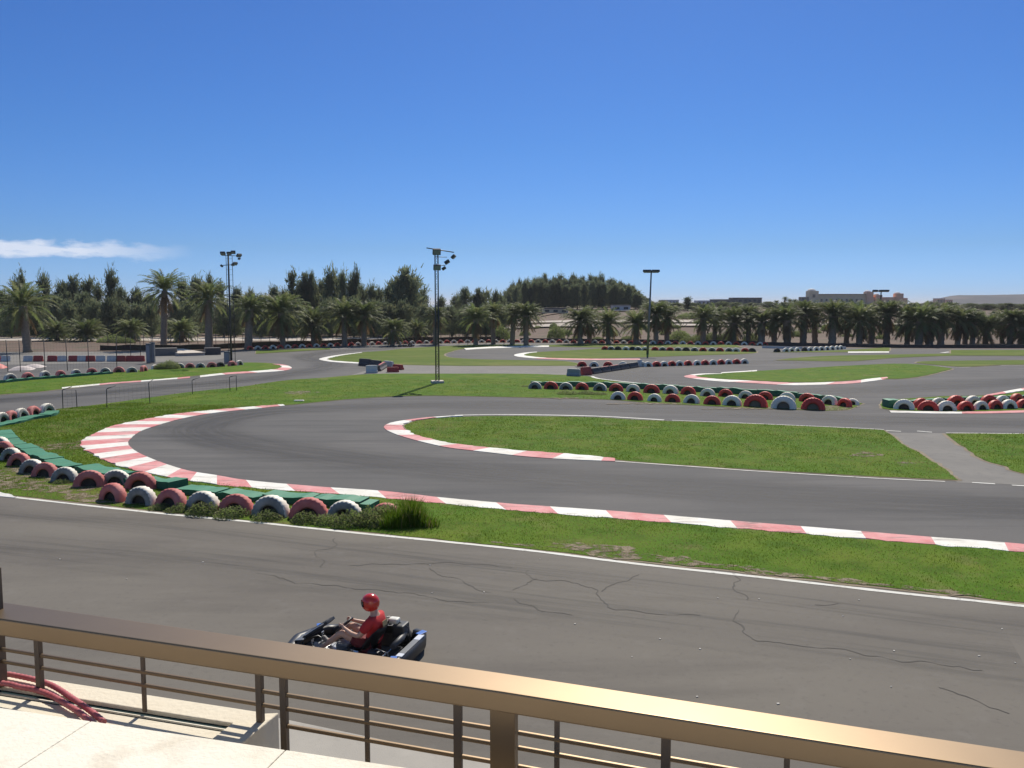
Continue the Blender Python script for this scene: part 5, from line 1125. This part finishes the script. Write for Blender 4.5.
# hotel on the rise
D0 = 480; s_ = D0 / F
hot = empty('hotel', at_d(845, D0), 0, 'large beige and terracotta hotel with domed towers on the hilltop at right', 'hotel'); hz0 = hot.location.z; hx0 = hot.location.x
def hb(x0, x1, yt, yb, dd, dep, m, nm):
    a, b = (x0 - CX) * s_ - hx0, (x1 - CX) * s_ - hx0; z1 = top_z(yt, D0) - hz0; z0_ = (top_z(yb, D0) - hz0) if yb else 0; bm = bmesh.new(); box(bm, (a + b) / 2, dd + dep / 2, (z0_ + z1) / 2, b - a, dep, z1 - z0_, bev=.12); return obj(nm, bm, m, hot)
def dome(x, y, rpx, nm='dome', m=None):
    bm = bmesh.new(); bmesh.ops.create_uvsphere(bm, u_segments=16, v_segments=10, radius=rpx * s_)
    bmesh.ops.delete(bm, geom=[v for v in bm.verts if v.co.z < -.05], context='VERTS')
    for v in bm.verts: v.co.z *= .55
    bmesh.ops.translate(bm, verts=bm.verts, vec=((x - CX) * s_ - hx0, 2.0, top_z(y, D0) - hz0)); obj(nm, bm, m or m_wh, hot, smooth=True)
main = hb(815, 864, 294.5, None, 0, 14, m_beige, 'wall'); hb(814, 864.5, 294, 294.7, -1, 16, m_slate, 'roof')
tw = hb(806.5, 815.8, 291, None, -2, 6, m_beige, 'tower'); dome(811, 291, 4.2); hb(800, 807, 297, None, -1, 6, m_slate, 'wing'); hb(783, 817, 303, None, -5, 8, m_slate, 'wing')
hb(863.6, 870.2, 292, None, -2, 5, m_terr, 'tower'); dome(867, 292, 3.2); hb(870, 897, 297.2, None, 0, 12, m_terr, 'wall'); hb(873, 879, 295, None, -2, 5, m_terr, 'tower'); dome(876, 295, 2.8); hb(893.4, 900, 293.6, None, -2, 5, m_terr, 'tower'); dome(896.7, 293.6, 3.0); hb(899, 905, 298, None, -1, 8, m_terr, 'wing'); dome(906, 302, 2.4)
for i in range(9): hb(819 + i * 5, 821 + i * 5, 299, 302, -.1, .2, m_win, 'window')
for i in range(5): hb(872.5 + i * 4.4, 874.3 + i * 4.4, 300.5, 303, -.1, .2, m_win, 'window')
hb(809.8, 812.4, 294.5, 297.5, -2.1, .2, m_win, 'window'); hb(885, 889, 301.5, 305, -.2, .3, m_wh, 'porch')
building(668, 420, 0, 8.4, 8, (304 - 301.0) / F * 420 + 1, 'long low white building right of the winged floodlight mast', m_wh, m_wh, windows=(5, 1))
building(703, 400, 0, 7.6, 8, (304 - 301.4) / F * 400 + 1.0, 'small white building left of the dark roofed buildings on the skyline', m_wh, m_wh, windows=(4, 1))
building(722, 380, 0, 10, 8, (304 - 301.0) / F * 380 + 1.2, 'dark grey building with flat roof on the skyline, left of two', m_slate, m_slate, windows=(4, 1)); building(744, 390, 0, 13, 8, (304 - 299.6) / F * 390 + 1.2, 'dark grey building with flat roof on the skyline, right of two', m_slate, m_slate, windows=(6, 1))
building(937, 700, 0, 6, 8, (304 - 300.2) / F * 700 + 2, 'pinkish villa with a white gable at the foot of the far hills', m_terr, m_wh, windows=(5, 1)); building(945.5, 720, 0, 5, 7, (304 - 301.4) / F * 700 + 2, 'small terracotta house right of the pinkish villa', m_terr, m_rooft, windows=(3, 1))
building(143, 300, 0, 5.5, 8, 1.5 + (304 - 320) / F * 300 + 4.2, 'low pinkish house with red roof seen between the left palms', m_terr, m_rooft, windows=(3, 1)); building(110, 310, 0, 5, 6, 1.2, 'small white hut seen between the left trees', m_wh, m_wh, windows=(2, 1))
building(555, 190, .2, 5.6, 4, .9, 'low dark roofed shed on the brown bank below the wood', m_beige, m_slate, windows=(3, 1)); building(620, 195, .2, 4, 4, 1.0, 'pale little hut at the right foot of the wood', m_wh, m_road2, windows=(2, 1))
# small far palms on the skyline left of the hotel
for i, (x, tp) in enumerate([(775, 300), (783.5, 296.3), (788.5, 298.4), (793.5, 299), (797, 300.5)]):
    palm(x, 330, tp, 3.2, '%s tiny skyline palm from left beside the hotel' % ordn(i + 1), 'tiny palms on the skyline beside the hotel', PC[i % 5], PT[0], .5)
# gate frame under the palms at far right
bm = bmesh.new(); q = at_d(974, 121)
for x in (-.55, .55): box(bm, x, 0, 1.3, .1, .1, 2.6)
box(bm, 0, 0, 2.65, 1.3, .14, .12); o = obj('gate_frame', bm, m_wh); o.location = q; tag(o, 'white gate frame among the palm trunks at far right', 'gate')
# ------------------------------------------------------------------ go-kart and driver
m_kblk = mat('kart_black', (.018, .018, .02), .45, (.03, .03, .032), 8); m_kfr = mat('kart_frame', (.10, .10, .105), .35, metal=.7); m_kwh = mat('kart_white', (.70, .72, .76), .3, coat=.4)
m_kblue = mat('kart_blue', (.05, .16, .52), .35, coat=.4); m_kgry = mat('kart_grey', (.16, .17, .18), .4, (.12, .125, .13), 6); m_alu = mat('aluminium', (.50, .51, .52), .35, metal=.9); m_ktyre = mat('kart_tyre', (.02, .02, .02), .75, bump=.2, bscale=40)
m_eng = mat('engine_dark', (.05, .05, .055), .5, (.09, .09, .09), 12, metal=.4); m_box = mat('airbox_white', (.62, .62, .56), .5); m_redk = mat('kart_red', (.40, .03, .03), .4)
m_chrome = mat('chrome', (.6, .6, .6), .2, metal=1.0)
def loft(bm, secs, mi=0, closed=True):
    rings = [[bm.verts.new(v) for v in s] for s in secs]; n = len(rings[0])
    for a, b in zip(rings, rings[1:]):
        for k in range(n if closed else n - 1):
            f = bm.faces.new((a[k], a[(k + 1) % n], b[(k + 1) % n], b[k])); f.material_index = mi; f.smooth = True
    if closed: bm.faces.new(rings[0][::-1]).material_index = mi; bm.faces.new(rings[-1]).material_index = mi
    bmesh.ops.recalc_face_normals(bm, faces=bm.faces)
def sect(x, y0, y1, z0, z1, n=10, p=.5):
    out_ = []; cy, cz, ry, rz = (y0 + y1) / 2, (z0 + z1) / 2, (y1 - y0) / 2, (z1 - z0) / 2
    for k in range(n):
        a = 2 * math.pi * k / n; c_, s_ = math.cos(a), math.sin(a); out_.append((x, cy + ry * math.copysign(abs(c_) ** p, c_), cz + rz * math.copysign(abs(s_) ** p, s_)))
    return out_
def make_kart(loc, yaw, lab, driver=True):
    K = empty('go_kart', loc, yaw, lab, 'go-kart')
    # chassis
    bm = bmesh.new()
    for s in (-1, 1):
        tube(bm, [(-.72, s * .30, .10), (-.2, s * .34, .09), (.35, s * .30, .09), (.62, s * .22, .10)], .016, 8)
        tube(bm, [(.60, s * .22, .10), (.74, s * .26, .14), (.80, s * .10, .16)], .012, 8)
        tube(bm, [(-.30, s * .34, .09), (-.30, s * .62, .10), (.25, s * .62, .10), (.25, s * .30, .09)], .013, 8)
    for x, w in ((-.72, .30), (-.35, .33), (.1, .31), (.6, .22)): tube(bm, [(x, -w, .10), (x, w, .10)], .014, 8)
    obj('chassis', bm, m_kfr, K)
    bm = bmesh.new(); box(bm, .28, 0, .075, .78, .50, .008); obj('floor_tray', bm, m_alu, K)
    # wheels
    for x, y, r_, w, nm in ((-.62, .56, .145, .20, 0), (-.62, -.56, .145, .20, 0), (.46, .52, .13, .13, 1), (.46, -.52, .13, .13, 1)):
        wr = bpy.data.objects.new('wheel', None); COL.link(wr); wr.parent = K; wr.location = (x, y, r_); wr.empty_display_size = .05
        if nm: wr.rotation_euler = (0, 0, R(-4))
        bm = bmesh.new(); pf = [(-w / 2 + .01, r_ * .55), (-w / 2, r_ * .75), (-w / 2 + .012, r_ * .95), (-w / 2 + .03, r_), (w / 2 - .03, r_), (w / 2 - .012, r_ * .95), (w / 2, r_ * .75), (w / 2 - .01, r_ * .55)]
        rings = [[bm.verts.new((math.sin(2 * math.pi * k / 28) * r2, yy, math.cos(2 * math.pi * k / 28) * r2)) for k in range(28)] for yy, r2 in pf]
        for a, b in zip(rings, rings[1:]):
            for k in range(28): bm.faces.new((a[k], a[(k + 1) % 28], b[(k + 1) % 28], b[k])).smooth = True
        bmesh.ops.recalc_face_normals(bm, faces=bm.faces); obj('tyre', bm, m_ktyre, wr)
        bm = bmesh.new(); pf = [(-w / 2 + .012, r_ * .56), (-w / 2 + .03, r_ * .45), (-w * .1, r_ * .2), (-w * .1, .02), (w * .1, .02), (w * .1, r_ * .2), (w / 2 - .03, r_ * .45), (w / 2 - .012, r_ * .56)]
        rings = [[bm.verts.new((math.sin(2 * math.pi * k / 20) * r2, yy, math.cos(2 * math.pi * k / 20) * r2)) for k in range(20)] for yy, r2 in pf]
        for a, b in zip(rings, rings[1:]):
            for k in range(20): bm.faces.new((a[k], a[(k + 1) % 20], b[(k + 1) % 20], b[k]))
        bmesh.ops.recalc_face_normals(bm, faces=bm.faces); obj('rim', bm, m_alu, wr)
    bm = bmesh.new(); tube(bm, [(-.62, -.55, .145), (-.62, .55, .145)], .020, 10); obj('rear_axle', bm, m_chrome, K)
    bm = bmesh.new()
    for s in (-1, 1): tube(bm, [(.46, s * .22, .13), (.46, s * .5, .13)], .014, 8)
    tube(bm, [(.40, -.45, .12), (.38, 0, .13), (.40, .45, .12)], .007, 6); obj('steering_linkage', bm, m_chrome, K)
    # rear protection
    bm = bmesh.new(); pts = [(-.78, .66), (-.93, .62), (-.99, .45), (-1.0, 0), (-.99, -.45), (-.93, -.62), (-.78, -.66)]
    secs = []
    for i, (x, y) in enumerate(pts):
        a = pts[max(0, i - 1)]; b = pts[min(len(pts) - 1, i + 1)]; t = Vector((b[0] - a[0], b[1] - a[1], 0)).normalized(); nn = Vector((-t.y, t.x, 0)); o_ = Vector((x, y, 0))
        secs.append([tuple(o_ + nn * du + Vector((0, 0, z))) for du, z in ((-.055, .07), (-.07, .12), (-.07, .22), (-.045, .275), (.045, .275), (.07, .22), (.07, .12), (.055, .07))])
    loft(bm, secs); rbp = obj('rear_bumper', bm, m_kblk, K)
    for y0, y1, m_, nm in ((-.44, -.24, m_kwh, 'white_panel'), (-.66 + .04, -.45, m_kblue, 'blue_panel'), (-.235, .30, m_kgry, 'grey_panel'), (.305, .42, m_kwh, 'white_panel'), (.43, .61, m_kblue, 'blue_panel')):
        bm = bmesh.new(); xx = -.995 if abs((y0 + y1) / 2) < .46 else -.955
        box(bm, xx + .005, (y0 + y1) / 2, .284, .10, (y1 - y0), .014, bev=.004, mat=Matrix.Rotation(0 if abs((y0 + y1) / 2) < .46 else (-.30 if y0 < 0 else .30), 4, 'Z')); obj(nm, bm, m_, rbp)
    # side pods
    for s in (-1, 1):
        bm = bmesh.new(); secs = [sect(x, min(s * a, s * b), max(s * a, s * b), .05, z) for x, a, b, z in ((-.42, .46, .64, .16), (-.36, .44, .69, .24), (-.1, .43, .70, .25), (.2, .43, .69, .23), (.30, .45, .65, .17))]
        loft(bm, secs); sp_ = obj('side_pod', bm, m_kblk, K)
        bm = bmesh.new(); box(bm, -.08, s * .575, .247, .42, .13, .012, bev=.004); obj('pod_sticker', bm, m_kblue if s < 0 else m_kgry, sp_)
    # nose and front panel
    bm = bmesh.new(); pts = [(.58, .66), (.76, .60), (.90, .42), (.96, 0), (.90, -.42), (.76, -.60), (.58, -.66)]; secs = []
    for i, (x, y) in enumerate(pts):
        a = pts[max(0, i - 1)]; b = pts[min(len(pts) - 1, i + 1)]; t = Vector((b[0] - a[0], b[1] - a[1], 0)).normalized(); nn = Vector((t.y, -t.x, 0)); o_ = Vector((x, y, 0)); 
        q = 1.0 if abs(y) < .3 else .8
        secs.append([tuple(o_ + nn * du + Vector((0, 0, z * q))) for du, z in ((-.08, .05), (-.09, .12), (-.075, .20), (-.02, .245), (.06, .25), (.10, .22), (.10, .10), (.08, .05))])
    loft(bm, secs); nose = obj('front_bumper', bm, m_kblk, K)
    for s in (-1, 1):
        bm = bmesh.new(); box(bm, .845, s * .50, .205, .10, .19, .02, bev=.006, mat=Matrix.Rotation(-s * .55, 4, 'Z')); obj('blue_panel', bm, m_kblue, nose)
    bm = bmesh.new(); box(bm, .80, 0, .245, .15, .46, .014, bev=.005, mat=Matrix.Rotation(.18, 4, 'Y')); obj('top_panel', bm, m_kgry, nose)
    bm = bmesh.new(); secs = []
    for x, w, z, th in ((.78, .13, .24, .02), (.62, .15, .35, .022), (.46, .145, .46, .022), (.36, .12, .54, .018)): secs.append([(x - th * .7, -w, z - th), (x + th * .7, -w, z + th), (x + th * .9 + .01, 0, z + th * 1.6), (x + th * .7, w, z + th), (x - th * .7, w, z - th), (x - th * .7, 0, z - th * .5)])
    loft(bm, secs); fp = obj('front_fairing', bm, m_kblk, K)
    for s in (-1, 1):
        bm = bmesh.new(); box(bm, .58, s * .12, .41, .40, .05, .012, bev=.003, mat=Matrix.Rotation(.59, 4, 'Y')); obj('edge_stripe', bm, m_kwh if s > 0 else m_kblue, fp)
    # steering
    bm = bmesh.new(); tube(bm, [(.46, 0, .12), (.13, 0, .47)], .011, 8); obj('steering_column', bm, m_kfr, K)
    tilt = Matrix.Translation((.12, 0, .49)) @ Matrix.Rotation(R(-46), 4, 'Y')
    bm = bmesh.new(); ring = [tilt @ Vector((0, math.cos(a) * .165, math.sin(a) * .155)) for a in np.linspace(0, 2 * math.pi, 29)]
    tube(bm, ring, .015, 8, cap=False)
    for a in (math.pi * .5, math.pi * 7 / 6, math.pi * 11 / 6): tube(bm, [tilt @ Vector((0, 0, 0)), tilt @ Vector((0, math.cos(a) * .148, math.sin(a) * .138))], .009, 6)
    vs = box(bm, 0, 0, 0, .02, .10, .08, bev=.004)
    for v in vs: v.co = tilt @ v.co
    obj('steering_wheel', bm, m_kblk, K)
    for s in (-1, 1):
        bm = bmesh.new(); tube(bm, [(.62, s * .15, .10), (.60, s * .16, .24)], .007, 6); box(bm, .598, s * .16, .24, .012, .07, .05); obj('pedal', bm, m_alu, K)
    # seat
    bm = bmesh.new(); secs = []
    prof = [(.02, .16, .17, .04), (-.14, .13, .19, .07), (-.30, .125, .20, .11), (-.42, .18, .205, .12), (-.50, .32, .21, .11), (-.56, .46, .20, .07), (-.60, .56, .16, .03)]
    rings = []
    for i, (x, z, w, lip) in enumerate(prof):
        nx = Vector((-.2, 0, 1)) if i < 3 else Vector((1, 0, .35)); nx.normalize(); rings.append([Vector((x, y * w, z)) + nx * (lip * abs(y) ** 3) for y in (-1.12, -1, -.7, -.35, 0, .35, .7, 1, 1.12)])
    vv_ = [[bm.verts.new(v) for v in r_] for r_ in rings]
    for a, b in zip(vv_, vv_[1:]):
        for k in range(8): bm.faces.new((a[k], a[k + 1], b[k + 1], b[k])).smooth = True
    bmesh.ops.solidify(bm, geom=bm.faces[:], thickness=.015); obj('seat', bm, m_kblk, K)
    # engine group (right rear) and the tank
    bm = bmesh.new(); box(bm, -.50, -.36, .22, .26, .20, .22, bev=.015)
    for k in range(7): box(bm, -.50, -.36, .345 + k * .016, .17, .17, .007)
    tube(bm, [(-.50, -.36, .44), (-.50, -.36, .48)], .03, 10); tube(bm, [(-.40, -.48, .26), (-.28, -.52, .26), (-.28, -.52, .36)], .022, 8); obj('engine', bm, m_eng, K)
    bm = bmesh.new(); box(bm, -.60, -.28, .54, .17, .14, .09, bev=.03); obj('air_filter', bm, m_box, K)
    bm = bmesh.new(); tube(bm, [(-.62, -.44, .30), (-.75, -.36, .34), (-.80, -.1, .34), (-.80, .22, .33)], .045, 12, radii=[.025, .045, .055, .045]); obj('exhaust', bm, m_eng, K)
    bm = bmesh.new(); box(bm, -.70, -.30, .40, .20, .26, .20, bev=.03); obj('engine_cover', bm, m_kblk, K)
    bm = bmesh.new(); tube(bm, [(-.86, -.30, .18), (-.84, -.30, .44), (-.5, -.30, .58), (-.44, -.14, .58), (-.46, -.12, .5)], .012, 8); tube(bm, [(-.86, .42, .14), (-.80, .40, .30), (-.60, .36, .33), (-.5, .34, .20)], .012, 8); obj('guard_bar', bm, m_kfr, K)
    bm = bmesh.new(); box(bm, -.55, .33, .22, .18, .14, .14, bev=.02); obj('battery_box', bm, m_kblk, K)
    bm = bmesh.new(); box(bm, .12, 0, .16, .22, .22, .13, bev=.03); obj('fuel_tank', bm, m_kgry, K)
    return K
def skin(name, joints, edges, m, parent, sub=2, root=0):
    """one continuous surface grown along a skeleton: joints = [(x,y,z,r)]"""
    me = bpy.data.meshes.new(name); me.from_pydata([j[:3] for j in joints], edges, []); o = bpy.data.objects.new(name, me); COL.link(o)
    sk = o.modifiers.new('s', 'SKIN'); sk.use_smooth_shade = True; sk.branch_smoothing = .4
    lay = me.skin_vertices[0].data
    for i, j in enumerate(joints):
        r_ = j[3] if isinstance(j[3], tuple) else (j[3], j[3]); lay[i].radius = r_; lay[i].use_root = (i == root)
    sb = o.modifiers.new('b', 'SUBSURF'); sb.levels = sub; sb.render_levels = sub
    bpy.context.view_layer.update(); dg = bpy.context.evaluated_depsgraph_get(); nm = bpy.data.meshes.new_from_object(o.evaluated_get(dg)); bpy.data.objects.remove(o); bpy.data.meshes.remove(me)
    nm.name = name; nm.materials.clear(); nm.materials.append(m); r_ = bpy.data.objects.new(name, nm); COL.link(r_); r_.parent = parent; return r_
m_skin = mat('skin', (.56, .33, .23), .5, (.60, .36, .26), 6); m_shirt = mat('red_shirt', (.58, .035, .035), .85, (.46, .026, .03), 5, bump=.3, bscale=25); m_short = mat('dark_red_shorts', (.16, .02, .025), .85, (.12, .018, .02), 5); m_helm = mat('helmet_red', (.55, .03, .018), .22, coat=.6); m_visor = mat('visor', (.01, .01, .012), .1, spec=.8); m_shoe = mat('shoe', (.30, .29, .28), .7); m_glove = m_skin; m_print = mat('shirt_print', (.45, .33, .16), .8)
def make_driver(loc, yaw, lab):
    D_ = empty('person', loc, yaw, lab, 'person'); J, E = [], []
    def add(x, y, z, r_, link=None): J.append((x, y, z, r_)); (E.append((link, len(J) - 1)) if link is not None else None); return len(J) - 1
    pel = add(-.33, 0, .24, .12); ab = add(-.40, 0, .36, .115, pel); ch = add(-.43, 0, .51, .13, ab); uc = add(-.42, 0, .63, .115, ch); nk = add(-.405, 0, .73, .064, uc); nk2 = add(-.385, 0, .79, .055, nk); hd = add(-.365, 0, .88, .085, nk2); hd2 = add(-.36, 0, .95, .085, hd)
    for s in (1, -1):
        sh = add(-.41, s * .18, .655, .062, uc); el_ = add(-.27, s * .27, .45, .043, sh); fa = add(-.12, s * .235, .46, .040, el_); wr = add(.02, s * .175, .505, .027, fa); pm_ = add(.075, s * .150, .525, (.024, .036), wr)
        kn = add(.105, s * .145, .535, (.018, .034), pm_)
        for k, (dx, dz, L_) in enumerate(((.020, .030, 1.0), (.022, .012, 1.08), (.018, -.008, 1.0), (.010, -.026, .85))):
            f1 = add(.105 + dx, s * .150, .535 + dz, .0095, kn); f2 = add(.105 + dx + .018 * L_, s * .132, .525 + dz, .009, f1); f3 = add(.105 + dx + .004, s * .118, .512 + dz, .008, f2)
        t1 = add(.060, s * .120, .545, .011, pm_); t2 = add(.085, s * .112, .565, .009, t1)
        hp = add(-.30, s * .09, .23, .098, pel); th_ = add(-.12, s * .13, .34, .085, hp); kn_ = add(.08, s * .17, .43, .060, th_); cf = add(.20, s * .155, .33, .054, kn_); ank = add(.42, s * .13, .16, .036, cf); ft = add(.52, s * .13, .13, .034, ank); toe = add(.565, s * .135, .19, .028, ft)
    skin('body', J, E, m_skin, D_)
    # t-shirt with short sleeves
    J2, E2 = [], []
    def a2(x, y, z, r_, link=None): J2.append((x, y, z, r_)); (E2.append((link, len(J2) - 1)) if link is not None else None); return len(J2) - 1
    p0 = a2(-.35, 0, .28, .145); p1 = a2(-.41, 0, .38, .14); p2 = a2(-.43, 0, .51, .158); p3 = a2(-.42, 0, .635, .138); p4 = a2(-.41, 0, .705, .080)
    E2 += [(0, 1), (1, 2), (2, 3), (3, 4)]
    for s in (1, -1): q1 = a2(-.41, s * .19, .66, .082, p3); q2 = a2(-.36, s * .23, .585, .076, q1); q3 = a2(-.30, s * .262, .50, .076, q2)
    skin('t_shirt', J2, E2, m_shirt, D_)
    bm = bmesh.new(); box(bm, -.575, 0, .60, .006, .15, .09, bev=.002, mat=Matrix.Rotation(.12, 4, 'Y')); obj('shirt_print', bm, m_print, D_)
    J3 = [(-.33, 0, .25, .145)]; E3 = []
    for s in (1, -1):
        J3 += [(-.30, s * .09, .24, .118), (-.16, s * .125, .32, .108), (-.06, s * .145, .375, .098)]; n = len(J3); E3 += [(0, n - 3), (n - 3, n - 2), (n - 2, n - 1)]
    skin('shorts', J3, E3, m_short, D_)
    for s in (1, -1):
        skin('shoe', [(.41, s * .13, .15, .046), (.47, s * .13, .115, .050), (.545, s * .133, .16, .042), (.58, s * .137, .215, .034)], [(0, 1), (1, 2), (2, 3)], m_shoe, D_, sub=2)
    # helmet
    bm = bmesh.new(); bmesh.ops.create_uvsphere(bm, u_segments=36, v_segments=24, radius=1.0)
    for v in bm.verts:
        x, y, z = v.co; v.co = Vector((x * .145 * (1.06 if x > 0 and z < .1 else 1), y * .122, z * (.135 if z > 0 else .155)))
        if v.co.z < -.130: v.co.z = -.130
    rotm = Matrix.Translation((-.335, 0, .902)) @ Matrix.Rotation(R(6), 4, 'Y'); bmesh.ops.transform(bm, matrix=rotm, verts=bm.verts); hl = obj('helmet', bm, m_helm, D_, smooth=True)
    bm = bmesh.new(); rings = []
    for zz in (-.045, -.02, .01, .04): 
        rr_ = math.sqrt(max(.01, 1 - (zz / .145) ** 2)); rings.append([bm.verts.new(rotm @ Vector((math.cos(a) * .1515 * rr_ * 1.02, math.sin(a) * .1265 * rr_ * 1.02, zz))) for a in np.linspace(-1.15, 1.15, 18)])
    for a, b in zip(rings, rings[1:]):
        for k in range(17): bm.faces.new((a[k], a[k + 1], b[k + 1], b[k])).smooth = True
    obj('visor', bm, m_visor, hl)
    return D_
HEAD = math.pi - R(17)
kp = U(352, 657); kp.z = .018
KX = (kp.x, kp.y, .018)
make_kart(KX, HEAD, 'black, white and blue go-kart with a driver on the near straight')
make_driver(KX, HEAD, 'driver in red helmet, red shirt and dark shorts steering the go-kart')
kf = U(406, 346.8); kf.z = .012
make_kart(tuple(kf), math.pi - R(5), 'small dark empty go-kart far off by the boundary tyres left of the mast')

# ------------------------------------------------------------------ the air itself: thin sea haze over the whole plain
m_air = bpy.data.materials.new('haze'); m_air.use_nodes = True; _n = m_air.node_tree.nodes; _l = m_air.node_tree.links
_n.remove(_n['Principled BSDF']); _v = _n.new('ShaderNodeVolumePrincipled'); _v.inputs['Color'].default_value = (.90, .93, .97, 1); _v.inputs['Density'].default_value = .00016; _v.inputs['Anisotropy'].default_value = .2
_l.new(_v.outputs[0], _n['Material Output'].inputs['Volume'])
bm = bmesh.new(); box(bm, 0, 10000, 18, 44000, 30000, 60)
tag(obj('haze', bm, m_air), kind='stuff')
